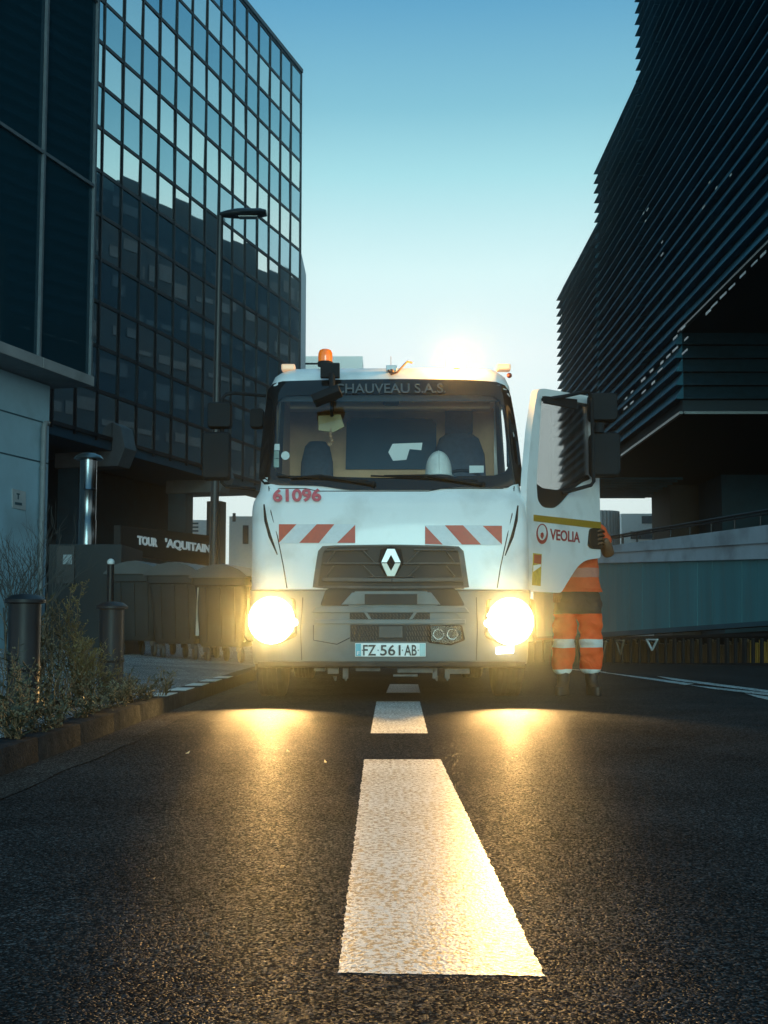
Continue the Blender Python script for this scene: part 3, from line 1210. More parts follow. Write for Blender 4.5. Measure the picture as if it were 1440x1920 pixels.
for py in (812, 818, 826, 833):
    kc.ball(tp(620 + random.uniform(-3, 3), py, .60), .014, 8, (1.1, .5, 1.2))
kc.tube([tp(620, 802, .60), tp(621, 836, .60)], .004, 6)
kc.build('key_fob', M('amber_beads', (.32, .16, .06), .4, var=.5, scale=40), truck, smooth=60)
# stickers on the windscreen
for px, py, w, h in ((518, 838, 6, 6), (518, 852, 5, 7), (518, 868, 5, 8)):
    decal('windscreen_sticker', [S(px - w, py + h, .0), S(px + w, py + h, .0), S(px + w, py - h, .0), S(px - w, py - h, .0)], M_PAPER if py < 845 else M('sticker_green', (.32, .40, .36), .6), truck, .001, -.004)
cs = [S(535 + 8 * math.cos(t), 854 + 8 * math.sin(t), -.004) for t in [2 * math.pi * k / 20 for k in range(20)]]
MB().prism(cs, (0, .001, 0)).build('windscreen_sticker', M_PAPER, truck)
# grab handle inside the pillar
MB().tube([tp(944, 765, .62), tp(948, 790, .60), tp(952, 830, .55), tp(953, 875, .48)], .012, 8).build('grab_handle', M_CHROME, truck, smooth=60)

# roof furniture
def beacon(cx, zt, y, lit):
    p = tp(cx, 676, y)
    root = thing('beacon', '', '', (p.x, y, zt))
    for k in ('label', 'category'):
        del root[k]
    root.parent = truck
    k_ = 1.3 if lit else 1.0
    MB().lathe([(.03, -.16), (.03, -.02), (.062, -.02), (.062, .012), (.055, .016)], (0, 0, 0), (0, 0, 1), 20).build('beacon_base', M_BLACK, root, smooth=40)
    d = MB().lathe([(r_ * k_, .016 - .02 * lit + (z_ - .016) * k_) for r_, z_ in [(.056, .016), (.058, .05), (.056, .085), (.046, .108), (.025, .118), (.001, .120)]], (0, 0, 0), (0, 0, 1), 24)
    if lit:
        d.build('dome', M_FLASH, root, smooth=60)
    else:
        d.build('dome', M_AMBER, root, smooth=60)
    return root


bz = tp(610, 682, .62).z
beacon(610, bz, .62, False)
bz2 = tp(855, 682, .62).z
b2 = beacon(855, bz2 - .045, .60, True)
# the turning beam, caught as it sweeps down the street
lamp_light('beacon_beam', (0, -.095, .06), 170.0, (1.0, 0.34, 0.03), .02, b2, (R(12), 1.0), (R(90 - 13.2), 0, R(180)))
lamp_light('beacon_light', (0, -.095, .06), 90.0, (1.0, 0.50, 0.10), .045, b2)
# front-view mirror on its arm above the windscreen
fm = MB()
fm.box(tp(619, 695, .36), (.150, .06, .115))
fm.tube([tp(622, 700, .36), tp(623, 728, .26), tp(622, 740, .24)], [.03, .022, .018], 10)
a, b = tp(588, 752, .18), tp(638, 732, .16)
fm.bar(a, b, .10, .065, (0, .4, 1))
fm.tube([tp(622, 738, .24), tp(622, 780, .42)], .016, 8)
MB().bar(tp(572, 682, .5), tp(602, 682, .5), .012, .012).build('aerial_bar', M_BLACK, truck)
fm.build('front_mirror', M_BLACK, truck, bevel=.014, smooth=40)
cm = MB()
cm.box(tp(734, 691, .46), (.085, .06, .045))
cm.build('roof_camera', M_FILM, truck, bevel=.006)
cb = MB()
cb.tube([tp(728, 694, .40), tp(734, 702, .38), tp(745, 698, .40), tp(757, 685, .44), (tp(764, 678, .50)), tp(772, 680, .56)], .008, 8)
cb.ball(tp(734, 697, .40), .022, 10)
cb.tube([tp(733, 690, .46), tp(733, 668, .46)], .002, 5)
cb.build('cable', M('rust_red_cable', (.16, .06, .035), .6, var=.4), truck, smooth=60)
for px in (541, 944):
    p = tp(px, 690, .60)
    MB().box(p, (.11, .10, .05)).build('marker_lamp', M('pale_peach_lens', (.75, .50, .32), .3, emis=(1, .6, .35), estr=.35), truck, bevel=.012)
MB().ball(tp(955, 704, .62), .022, 10).build('marker_lamp', M('dark_red_lens', (.20, .04, .03), .3), truck, smooth=60)

# wing mirrors on the closed-door side
lm = MB()
def rbox(mb, c, w, h, d, r=.03):
    out = rounded([(-w / 2, -h / 2), (w / 2, -h / 2), (w / 2, h / 2), (-w / 2, h / 2)], r, 5)
    n_ = len(out)
    rw = []
    for s_, y_ in ((.90, -d / 2), (.98, -d / 2 + .015), (1, 0), (1, d / 2)):
        rw.append([Vector(c) + Vector((p.x * s_, y_, p.y * s_)) for p in out])
    k = len(mb.v)
    mb.grid(rw, closed=True)
    mb.f.append(tuple(k + i for i in range(n_)))
    mb.f.append(tuple(k + 3 * n_ + i for i in range(n_)))
    return mb


lm.tube([tp(497, 742, .5), tp(440, 737, .30), tp(424, 739, .28), tp(416, 748, .27), tp(416, 905, .27), tp(424, 912, .28), tp(478, 917, .45)], .014, 8)
rbox(lm, tp(412, 779, .24), .185, .20, .09)
rbox(lm, tp(406, 855, .24), .215, .37, .10)
lm.build('wing_mirror', M_BLACK, truck, smooth=40)
km = MB()
a, b = tp(474, 800, .75), tp(493, 770, .75)
rbox(km, tp(482, 785, .75), .11, .16, .10)
km.build('kerb_mirror', M_BLACK, truck, smooth=40)

# ---- the open door
HINGE = Vector(((1000 - CXP) / F * 9.76, 9.76, 0))
DEND = Vector(((1125 - CXP) / F * 10.66, 10.66, 0))
DD = (DEND - HINGE).normalized()
DN = Vector((DD.y, -DD.x, 0))          # outward, towards the camera


def dp(px, py, off=0.0):
    p = on_plane(px, py, HINGE, DN) + DN * off
    return p - Vector((TX, TY, 0))


d_out = rounded([(990, 1108), (1052, 1112), (1064, 1092), (1083, 1062), (1098, 1050), (1126, 1046), (1126, 1000), (1124, 900), (1119, 750), (1112, 744), (1018, 728), (1008, 731), (997, 800), (988, 900), (986, 1000)],
                [4, 6, 8, 12, 10, 4, 4, 4, 8, 6, 6, 8, 20, 20, 10], 4)
d_in = rounded([(1016, 743), (1106, 758), (1110, 898), (1094, 904), (1072, 921), (1052, 945), (1040, 953), (1018, 952), (1008, 938), (1006, 905)],
               [8, 8, 6, 8, 10, 8, 6, 8, 8, 6], 4)
dr = MB().plate([dp(p.x, p.y) for p in d_out], [[dp(p.x, p.y) for p in d_in]], -DN * .055)
door = dr.build('door', M_WHITE, truck, smooth=30)
wf = rounded([(1006, 905), (1008, 938), (1018, 952), (1040, 953), (1052, 945), (1072, 921), (1094, 904), (1110, 898), (1104, 889), (1078, 910), (1050, 919), (1020, 915)], 4, 3)
MB().prism([dp(p.x, p.y, -.012) for p in wf], -DN * .03).build('window_seal', M_BLACK, door)
MB().prism([dp(p.x, p.y, -.022) for p in d_in], -DN * .005).build('door_glass', G_DOOR, door)
MB().prism([dp(px, py, .002) for px, py in ((1000, 965), (1126, 979), (1126, 992), (1000, 977))], DN * .002).build('reflective_tape', M_GOLD, door)
lettering('lettering', 'VEOLIA', dp(1031, 1012), dp(1087, 1018), dp(1031, 991), M_MAROON, door, .022, .002, .001)
ring = MB()
ro, ri = [], []
for k in range(40):
    t = 2 * math.pi * k / 40
    ro.append(dp(1016 + 10.6 * math.cos(t), 1001 + 19 * math.sin(t), .001))
    ri.append(dp(1016 + 8.4 * math.cos(t), 998.5 + 14.5 * math.sin(t), .001))
ring.grid([ro, ri], closed=True)
ring.grid([[p + DN * .003 for p in ro], [p + DN * .003 for p in ri]], closed=True)
ring.grid([ro, [p + DN * .003 for p in ro]], closed=True)
ring.build('round_logo', M_MAROON, door, recalc=True)
MB().prism([dp(1016 + dx, 1004 + dy, .001) for dx, dy in ((0, 7), (-3, 1), (-2.4, -4), (0, -6), (2.4, -4), (3, 1))], DN * .003).build('round_logo', M_MAROON, door)
# warning sticker by the hinge
stk = MB().prism([dp(px, py, .002) for px, py in ((997, 1097), (1013, 1099), (1015, 1039), (999, 1037))], DN * .002).build('warning_sticker', M('sticker_yellow', (.42, .30, .03), .5, var=.3, scale=30), door)
MB().prism([dp(px, py, .004) for px, py in ((1000, 1056), (1013.5, 1057.5), (1014, 1041), (1000.5, 1039.5))], DN * .0015).build('sticker_band', M_MAROON, stk)
MB().prism([dp(px, py, .004) for px, py in ((999, 1072), (1013, 1062), (1013, 1058), (999, 1060))], DN * .0015).build('sticker_band', M_PAPER, stk)
# outside handle, rear edge
hd = rounded([(1101, 1024), (1104, 992), (1110, 990), (1128, 991), (1128, 1030), (1108, 1029)], 5, 4)
MB().prism([dp(p.x, p.y, .012) for p in hd], -DN * .012).build('door_handle', M_BLACK, door, bevel=.004)
# mirrors carried by the door
dm = MB()
mp_ = lambda px, py, o=.16: dp(px, py, o)
dm.tube([dp(1013, 750, .02), dp(1040, 745, .10), mp_(1060, 739), mp_(1070, 738), mp_(1076, 750), mp_(1080, 905), mp_(1075, 912), dp(1050, 925, .02)], .015, 8)
dm.prism([dp(px, py, .03) for px, py in ((1010, 744), (1070, 750), (1070, 768), (1012, 757))], DN * .03)
rbox(dm, mp_(1095, 768, .17), .235, .235, .12, .045)
rbox(dm, mp_(1099, 856, .17), .245, .365, .13, .05)
dm.tube([mp_(1090, 797), mp_(1090, 815)], .04, 10)
dm.build('door_mirror', M_BLACK, door, smooth=40)

# things lying on the dashboard
hp = pt(823, 893, TY + .30)
hz0 = max(hp.z, 1.715)
ht = MB()
rows = []
for k in range(11):
    a_ = k / 10 * math.pi / 2
    z = math.sin(a_)
    rr = max(.03, math.sqrt(max(0, 1 - z ** 2.5)))
    rows.append([(hp.x + .104 * rr * math.cos(t), TY + .36 + .125 * rr * math.sin(t), hz0 + .005 + .20 * z) for t in [2 * math.pi * j / 28 for j in range(28)]])
ht.grid(rows, closed=True)
rim = [(hp.x + (.104 + .008) * math.cos(t), TY + .36 + (.122 + (.045 if math.sin(t) < 0 else .0) * abs(math.sin(t))) * math.sin(t), hz0 + .007) for t in [2 * math.pi * j / 28 for j in range(28)]]
ht.grid([rows[0], rim], closed=True)
ht.tube(rim + [rim[0]], .005, 6)
for t in (0,):
    ht.tube([(hp.x + .1 * math.sin(t) * math.cos(a * 1.35) ** .82, TY + .36 - .125 * math.sqrt(max(0, 1 - math.sin(a * 1.5) ** 2.5)), hz0 + .004 + .200 * math.sin(a * 1.5)) for a in [k / 8 for k in range(9)]], .006, 6)
tag(ht.build('hard_hat', M('hat_white', (.80, .82, .80), .35), None, smooth=50), 'white hard hat lying on the dashboard behind the windscreen', 'hard hat')
sh = MB().prism([pt(px, py, TY + .62) for px, py in ((737, 864), (728, 848), (736, 832), (792, 830), (790, 844), (768, 842), (762, 862))], (0, .003, 0))
sh.build('paper_sheet', M_PAPER)
tag(bpy.data.objects['paper_sheet'], 'creased white paper sheet propped up in the middle of the dashboard', 'paper')
bpy.data.objects['paper_sheet'].location.z = 0
cd = MB().prism([pt(px, py, TY + .50) for px, py in ((880, 887), (907, 886), (907, 873), (880, 873))], (0, .004, 0)).build('permit_card', M_PAPER)
tag(cd, 'small pale permit card on the dashboard beside the hard hat', 'card')

# ------------------------------------------------------------------ the worker behind the door
M_SKIN = M('brown_skin', (0.11, 0.055, 0.032), 0.5, var=0.15, scale=30)
M_HAIR = M('black_hair', (0.012, 0.010, 0.009), 0.8)
M_SHIRT = None


def banded(name, bands, rough=0.8, wrinkle=0.35):
    """cloth coloured in bands by height (metres above the wearer's feet)"""
    m = bpy.data.materials.new(name)
    m.use_nodes = True
    n, l = m.node_tree.nodes, m.node_tree.links
    b = n['Principled BSDF']
    tc = n.new('ShaderNodeTexCoord')
    sx = n.new('ShaderNodeSeparateXYZ')
    ns = n.new('ShaderNodeTexNoise')
    ns.inputs['Scale'].default_value = 5
    ns.inputs['Detail'].default_value = 3
    l.new(tc.outputs['Object'], ns.inputs['Vector'])
    l.new(tc.outputs['Object'], sx.inputs[0])
    wob = n.new('ShaderNodeMath')
    wob.operation = 'MULTIPLY_ADD'
    wob.inputs[1].default_value = 0.03
    l.new(ns.outputs['Fac'], wob.inputs[0])
    l.new(sx.outputs['Z'], wob.inputs[2])
    mr = n.new('ShaderNodeMapRange')
    mr.inputs['From Max'].default_value = 2.0
    l.new(wob.outputs[0], mr.inputs['Value'])
    r = n.new('ShaderNodeValToRGB')
    r.color_ramp.interpolation = 'CONSTANT'
    while len(r.color_ramp.elements) < len(bands):
        r.color_ramp.elements.new(0.9)
    for e, (z, c) in zip(r.color_ramp.elements, bands):
        e.position = (z + .015) / 2.0 if z > 0 else 0
        e.color = (*c, 1)
    l.new(mr.outputs[0], r.inputs[0])
    n3 = n.new('ShaderNodeTexNoise')
    n3.inputs['Scale'].default_value = 14
    n3.inputs['Detail'].default_value = 5
    l.new(tc.outputs['Object'], n3.inputs['Vector'])
    r3 = n.new('ShaderNodeMapRange')
    r3.inputs['To Min'].default_value = .72
    r3.inputs['To Max'].default_value = 1.2
    l.new(n3.outputs['Fac'], r3.inputs['Value'])
    mx = n.new('ShaderNodeMix')
    mx.data_type = 'RGBA'
    mx.blend_type = 'MULTIPLY'
    mx.inputs[0].default_value = 1
    l.new(r.outputs[0], mx.inputs[6])
    l.new(r3.outputs[0], mx.inputs[7])
    l.new(mx.outputs[2], b.inputs['Base Color'])
    b.inputs['Roughness'].default_value = rough
    w = n.new('ShaderNodeTexNoise')
    w.inputs['Scale'].default_value = 9
    w.inputs['Detail'].default_value = 2
    w.inputs['Distortion'].default_value = 1.2
    l.new(tc.outputs['Object'], w.inputs['Vector'])
    bp = n.new('ShaderNodeBump')
    bp.inputs['Strength'].default_value = wrinkle
    bp.inputs['Distance'].default_value = 0.05
    l.new(w.outputs['Fac'], bp.inputs['Height'])
    l.new(bp.outputs[0], b.inputs['Normal'])
    return m


ORANGE = (0.85, 0.075, 0.008)
NAVY = (0.014, 0.017, 0.022)
REFL = (0.55, 0.56, 0.53)
CUFF = (0.72, 0.78, 0.74)
M_TROU = banded('hi_vis_trousers', [(0, CUFF), (.205, ORANGE), (.385, REFL), (.455, ORANGE), (.665, NAVY)])
M_SHIRT = banded('hi_vis_shirt', [(0, (0.62, 0.075, 0.016)), (.975, (0.44, .17, .13)), (1.05, (0.62, 0.075, 0.016))])
M_BOOT = M('dark_work_boot', (0.016, 0.015, 0.015), 0.6, var=0.4, scale=20, bump=0.2, bscale=40)


def skin_mesh(name, pts, edges, mat, parent, root=0, sub=2, folds=0.0, extra=None):
    me = bpy.data.meshes.new(name)
    me.from_pydata([p[0] for p in pts], edges, [])
    o = bpy.data.objects.new(name, me)
    COL.objects.link(o)
    sk = o.modifiers.new('skin', 'SKIN')
    sk.use_smooth_shade = True
    for i, v in enumerate(me.skin_vertices[0].data):
        r = pts[i][1]
        v.radius = r if isinstance(r, tuple) else (r, r)
        v.use_root = (i == root)
    ss = o.modifiers.new('sub', 'SUBSURF')
    ss.levels = ss.render_levels = sub
    dg = bpy.context.evaluated_depsgraph_get()
    nm = bpy.data.meshes.new_from_object(o.evaluated_get(dg))
    bpy.data.objects.remove(o)
    if folds:
        for v in nm.vertices:
            d = noise.noise_vector(Vector((v.co.x * 9, v.co.y * 9, v.co.z * 16)))
            v.co += Vector((d.x, d.y, d.z * .3)) * folds
    if extra is not None:
        k = len(nm.vertices)
        vs_ = [v.co.copy() for v in nm.vertices] + [Vector(p) for p in extra.v]
        fs = [tuple(p.vertices) for p in nm.polygons] + [tuple(k + i for i in f) for f in extra.f]
        nm = bpy.data.meshes.new(name)
        nm.from_pydata(vs_, [], fs)
    nm.name = name
    nm.materials.clear()
    nm.materials.append(mat)
    for p in nm.polygons:
        p.use_smooth = True
    o = bpy.data.objects.new(name, nm)
    COL.objects.link(o)
    o.parent = parent
    return o


PX, PY = 1.625, 10.78
worker = thing('person', 'worker in orange hi-vis trousers standing behind the open truck door, gripping its edge', 'person', (PX, PY, 0))


def wp(px, py, Y):
    p = pt(px, py, Y)
    return (p.x - PX, p.y - PY, p.z)


elbow = wp(1142, 1042, 10.80)
wrist = wp(1137, 1018, 10.735)
palm = wp(1132.5, 1009, 10.715)
shR = (.205, .04, 1.405)
fing = MB()
for k, (y0, ln_) in enumerate(((994, 9.5), (1002, 12), (1010, 12.5), (1018, 10.5))):
    p0 = wp(1132, y0 + 3, 10.715)
    p1 = wp(1128.5, y0, 10.655)
    p2 = wp(1128 - ln_ * .45, y0 + 1, 10.615)
    p3 = wp(1128 - ln_, y0 + 4, 10.615)
    fing.tube([p0, p1, p2, p3], [.0115, .0105, .0095, .0075], 8)
    fing.ball(p3, .0078, 8)
fing.tube([wp(1133, 1014, 10.72), wp(1130, 1024, 10.735), wp(1126, 1029, 10.735)], [.013, .011, .009], 8)
# head: face towards the cab, mostly hidden by the door
hc = Vector((-.06, .02, 1.56))
hm = MB()
rows = []
for i in range(13):
    th = math.pi * i / 12
    ring_ = []
    for j in range(20):
        t = 2 * math.pi * j / 20
        x, y, z = math.sin(th) * math.cos(t), math.sin(th) * math.sin(t), math.cos(th)
        jaw = 1 - .22 * max(0, -z)
        p = Vector((x * .075 * jaw, y * .095 * jaw, z * .115))
        if y < -.75 and -.35 < z < .1 and abs(x) < .35:
            p.y -= .016 * (1 - abs(x) / .35)
        if y < -.6 and .05 < z < .25 and .15 < abs(x) < .6:
            p.y += .008
        if y < -.6 and -.62 < z < -.48 and abs(x) < .4:
            p.y -= .006
        ring_.append(hc + p)
    rows.append(ring_)
hm.grid(rows, closed=True)
for sx_ in (-1, 1):
    hm.ball(hc + Vector((sx_ * .077, .01, -.005)), .026, 10, (.35, .6, 1.1))
fing.add(hm.v, hm.f)
body_pts = [((0, 0, .90), (.13, .10)), ((0, 0, 1.12), (.13, .095)), ((0, .01, 1.30), (.14, .09)), ((-.03, .02, 1.42), .05), ((-.06, .03, 1.49), .05),
            (shR, .055), (elbow, .058), (wrist, .034), (palm, (.026, .034)),
            ((-.165, .02, 1.34), .05), ((-.22, .05, 1.10), .042), ((-.20, -.08, .92), .03), ((-.19, -.12, .85), .03),
            ((-.09, 0, .80), .085), ((-.115, -.02, .46), .055), ((-.12, 0, .12), .04), ((.09, 0, .80), .085), ((.10, -.02, .46), .055), ((.10, 0, .12), .04)]
body_e = [(0, 1), (1, 2), (2, 3), (3, 4), (2, 5), (5, 6), (6, 7), (7, 8), (2, 9), (9, 10), (10, 11), (11, 12), (0, 13), (13, 14), (14, 15), (0, 16), (16, 17), (17, 18)]
for k in range(4):
    fing.tube([(-.19 + .012 * (k - 1.5), -.12, .85), (-.19 + .016 * (k - 1.5), -.135, .80), (-.19 + .014 * (k - 1.5), -.125, .765)], [.010, .009, .007], 7)
fing.tube([(-.17, -.13, .86), (-.155, -.15, .83), (-.16, -.155, .80)], [.012, .010, .008], 7)
skin_mesh('body', body_pts, body_e, M_SKIN, worker, 0, 2, extra=fing)
ha = MB()
rows = []
for i in range(8):
    th = math.pi * .56 * i / 7
    rows.append([hc + Vector((math.sin(th) * math.cos(t) * .082, math.sin(th) * math.sin(t) * .102 + .008, math.cos(th) * .122 + .003)) for t in [2 * math.pi * j / 20 for j in range(20)]])
ha.grid(rows, closed=True)
ha.build('hair', M_HAIR, worker, smooth=60)
for sx_ in (-1, 1):
    MB().ball(hc + Vector((sx_ * .030, -.082, .012)), .012, 10).build('eye', M('eye_white', (.5, .48, .45), .2), worker, smooth=60)
tro_pts = [((0, .0, .97), (.165, .12)), ((0, .0, .86), (.195, .145)), ((-.10, 0, .70), (.108, .12)), ((-.118, -.03, .45), (.092, .10)), ((-.130, -.005, .26), (.088, .098)), ((-.132, 0, .155), (.086, .10)),
           ((.10, 0, .70), (.108, .12)), ((.105, -.03, .45), (.086, .10)), ((.108, 0, .26), (.084, .095)), ((.110, .0, .150), (.084, .10))]
tro_e = [(0, 1), (1, 2), (2, 3), (3, 4), (4, 5), (1, 6), (6, 7), (7, 8), (8, 9)]
skin_mesh('trousers', tro_pts, tro_e, M_TROU, worker, 1, 3, folds=.026)
shirt_pts = [((.0, 0, .88), (.195, .14)), ((.0, 0, 1.02), (.195, .14)), ((.0, 0, 1.2), (.19, .13)), ((-.02, .01, 1.36), (.13, .10)), ((-.03, .015, 1.42), (.07, .06)), ((.185, .03, 1.39), .078),
             ((shR[0] * .28 + elbow[0] * .72 + .012, .03, shR[2] * .30 + elbow[2] * .70), .066), ((-.165, .02, 1.33), .075), ((-.21, .04, 1.17), .062)]
shirt_e = [(0, 1), (1, 2), (2, 3), (3, 4), (3, 5), (5, 6), (3, 7), (7, 8)]
skin_mesh('shirt', shirt_pts, shirt_e, M_SHIRT, worker, 1, 3, folds=.012)
for bx, tw_ in ((-.128, -.35), (.112, .12)):
    b = MB()
    rows = []
    mrot = Matrix.Rotation(tw_, 3, 'Z')
    for z, a, bb, yo in ((.0, .052, .135, -.045), (.02, .054, .138, -.045), (.05, .050, .130, -.042), (.085, .048, .085, -.01), (.12, .052, .068, .005), (.20, .056, .066, .008)):
        rows.append([Vector((bx, 0, z)) + mrot @ Vector((a * math.cos(t), yo + bb * math.sin(t), (.02 if (z > .04 and z < .07 and math.sin(t) < -.5) else 0))) for t in [2 * math.pi * k / 20 for k in range(20)]])
    b.grid(rows, closed=True)
    b.f.append(tuple(range(20)))
    b.build('boot', M_BOOT, worker, smooth=50)

# ------------------------------------------------------------------ buildings on the left (facades turned 16 degrees)
TH = R(16)
U = Vector((math.sin(TH), math.cos(TH), 0))
N = Vector((math.cos(TH), -math.sin(TH), 0))
ZV = Vector((0, 0, 1))
M_MULL = M('dark_mullion', (0.016, 0.020, 0.024), 0.5, metal=0.4, var=0.2)
M_MULLP = M('pale_mullion', (0.16, 0.20, 0.23), 0.45, metal=0.5, var=0.15)
M_DARKC = M('dark_concrete', (0.022, 0.070, 0.098), 0.85, var=0.25, scale=1.5, bump=0.2, bscale=20)
M_CONC = M('grey_concrete', (0.20, 0.22, 0.235), 0.85, var=0.15, scale=2, bump=0.15, bscale=30, dirt=((0.08, 0.085, 0.09), 1.2, 0.52, 0.5))
G_VIS = mirror_glass('vision_glass', (0.014, 0.040, 0.055), 0.80, (.95, .98, .96), wob=.02)
G_VIS2 = mirror_glass('vision_glass_greyer', (0.018, 0.05, 0.065), 0.66, (.86, .95, .98), rough=.02, wob=.03)
G_SPAN = mirror_glass('spandrel_glass', (0.02, 0.06, 0.085), 0.62, (.62, .82, .90), rough=.03, wob=.02)
G_DARK = mirror_glass('dark_tinted_glass', (0.007, 0.030, 0.046), 0.03, (.30, .38, .42), wob=.05)


def on_facade(E, s, z, off=0.0):
    return Vector((E[0], E[1], 0)) + U * s + N * off + ZV * z


# near office block
E1 = Vector((pt(170, 700, 20).x, 20, 0))
near = thing('office_building', 'dark tinted-glass office block overhanging a pale concrete ground-floor wall', 'building', E1)


def nf(s, z, off=0.0):
    return U * s + N * off + ZV * z


zb = on_plane(155, 700, E1, N).z
zm = on_plane(178, 350, E1, N).z
m1 = on_plane(80, 400, E1, N)
s1 = (m1 - E1).dot(U)
sb = [-.0, s1, s1 - 1.38, s1 - 2.76, s1 - 4.14, s1 - 5.52, s1 - 6.9, s1 - 8.3]
dzf = zm - zb
zl = [zb + dzf * k for k in range(8)]
MB().frame_box(nf(-14, zb + .02, -.06), U * 13.97, -N * 9, ZV * (zl[-1] - zb)).build('building_body', M_DARKC, near)
for a in range(len(sb) - 1):
    for k in range(len(zl) - 1):
        jr = random.uniform(-.004, .004)
        MB().prism([nf(sb[a], zl[k], -.03 + jr), nf(sb[a + 1], zl[k], -.03 - jr), nf(sb[a + 1], zl[k + 1], -.03 - jr), nf(sb[a], zl[k + 1], -.03 + jr)], -N * .02).build('window', G_DARK, near)
mu = MB()
for s in sb:
    mu.frame_box(nf(s - .025, zb, -.03), U * .05, N * .05, ZV * (zl[-1] - zb))
for z in zl[1:]:
    for a in range(len(sb) - 1):
        mu.frame_box(nf(sb[a + 1] + .026, z - .025, -.03), U * (sb[a] - sb[a + 1] - .052), N * .045, ZV * .05)
mu.build('mullion', M_MULLP, near)
sl = MB()
for a in range(len(sb) - 1):
    sl.frame_box(nf(sb[a + 1] + .01, zb - .17, -1.2), U * (sb[a] - sb[a + 1] - .012), N * 1.27, ZV * .16)
sl.build('floor_slab', M_CONC, near, bevel=.01)
wq = on_plane(92, 800, E1 - N * .55, N)
sw_ = (wq - (E1 - N * .55)).dot(U)
MB().frame_box(nf(-14, .0, -.55), U * (14 + sw_), -N * 6, ZV * (zb - .18)).build('ground_floor_wall', M('pale_blue_grey_render', (.24, .40, .50), .85, var=.10, scale=1.2, bump=.1, bscale=60, dirt=((.12, .14, .15), .9, .52, .5)), near)
jt = MB()
for zz in (on_plane(50, 783, E1 - N * .55, N).z, on_plane(50, 860, E1 - N * .55, N).z):
    jt.frame_box(nf(-14, zz - .012, -.549), U * (14 + sw_ - .002), N * .006, ZV * .022)
jt.frame_box(nf(sw_ - 2.9, .05, -.549), U * .012, N * .004, ZV * (zb - .3))
jt.build('wall_joint', M_DARKC, near)
# drain pipe and small notice on that wall
pq = on_plane(80, 900, E1 - N * .48, N) - E1
pp = MB()
ztp = (on_plane(80, 792, E1 - N * .48, N)).z
pp.tube([Vector((pq.x, pq.y, .1)), Vector((pq.x, pq.y, ztp - .06)), Vector((pq.x, pq.y, ztp)) + U * .04, Vector((pq.x, pq.y, ztp + .01)) + U * .12], .042, 10)
for z in (.6, 1.4, 2.2, 3.0):
    pp.lathe([(.052, -.02), (.052, .02)], (pq.x, pq.y, z), (0, 0, 1), 12)
pp.build('drain_pipe', M('grey_blue_pipe', (.15, .18, .20), .6, var=.2), near, smooth=40)
nt = [on_plane(px, py, E1 - N * .545, N) for px, py in ((22, 952), (47, 957), (47, 922), (22, 916))]
notice = MB().prism(nt, N * .012).build('notice_plate', M('notice_grey', (.30, .35, .38), .6), None)
tag(notice, 'small pale notice plate with a dark symbol on the grey wall', 'sign')
cmk = MB()
for quad in (((28, 946), (41, 948), (41, 943), (28, 941)), ((33, 936), (35, 936.5), (35, 926), (33, 925.5)), ((31, 927), (37, 928), (37, 925.5), (31, 924.5))):
    cmk.prism([on_plane(px, py, E1 - N * .530, N) for px, py in quad], N * .003)
cmk.build('notice_symbol', M_DARKC, notice)

# the tower with the mirrored curtain wall
E2 = Vector((pt(562, 700, 70).x, 70, 0))
tower = thing('office_tower', 'mirrored glass curtain-wall tower with a dark window grid reflecting the sky', 'building', E2)
ztop = on_plane(562, 130, E2, N).z
zbot = on_plane(300, 850, E2, N).z
nrow = 14
rh = (ztop - .15 - zbot) / nrow
ncol = 19
cwid = 1.62
LT = ncol * cwid
MB().frame_box(nf(-LT - 6, zbot, -.35), U * (LT + 6 - .02), -N * 12, ZV * (ztop - zbot - .3)).build('building_body', M_DARKC, tower)
sw2 = (on_plane(338, 980, E2 - N * 5.5, N) - E2).dot(U)
MB().frame_box(nf(-LT - 6, 0, -5.5), U * (LT + 6 + sw2), -N * 4, ZV * (zbot - .01)).build('entrance_wall', M_DARKC, tower)
cells = []
for c in range(ncol):
    for k in range(nrow):
        sa, sb_ = -c * cwid - .05, -(c + 1) * cwid + .05
        za, zc = zbot + k * rh + .045, zbot + (k + 1) * rh - .045
        vis = (k % 2 == 0)
        if vis:
            sa -= .05
            sb_ += .05
        j1, j2 = random.uniform(-.006, .006), random.uniform(-.008, .008)
        quad = [nf(sa, za, -.02 + j1 + j2), nf(sb_, za, -.02 - j1 + j2), nf(sb_, zc, -.02 - j1 - j2), nf(sa, zc, -.02 + j1 - j2)]
        wpos = on_facade(E2, (sa + sb_) / 2, (za + zc) / 2)
        cells.append((wpos.y if not (c > 14) else 1e3 - c, vis, k, quad, c))
win = sorted([x for x in cells if x[1]], key=lambda x: x[0])
for x in win[:96]:
    MB().prism(x[3], -N * .03).build('window', G_VIS2 if random.random() < .22 else G_VIS, tower)
rest = MB()
for x in win[96:]:
    rest.prism(x[3], -N * .03)
if rest.v:
    kind(rest.build('window', G_VIS, tower), 'stuff')
for k in range(1, nrow, 2):
    m_ = MB()
    for x in cells:
        if x[2] == k:
            m_.prism(x[3], -N * .03)
    m_.build('spandrel_band', G_SPAN, tower)
mu = MB()
for c in range(ncol + 1):
    mu.frame_box(nf(-c * cwid - .04, zbot - .2, -.13), U * .08, N * .17, ZV * (ztop - zbot + .2))
for c in range(ncol):
    for k in range(nrow + 1):
        mu.frame_box(nf(-(c + 1) * cwid + .041, zbot + k * rh - .07, -.13), U * (cwid - .082), N * .15, ZV * .14)
    for k in range(0, nrow, 2):
        for dx in (.041, cwid - .111):
            mu.frame_box(nf(-(c + 1) * cwid + dx, zbot + k * rh + .071, -.13), U * .07, N * .13, ZV * (rh - .142))
mu.build('mullion', M_MULL, tower)
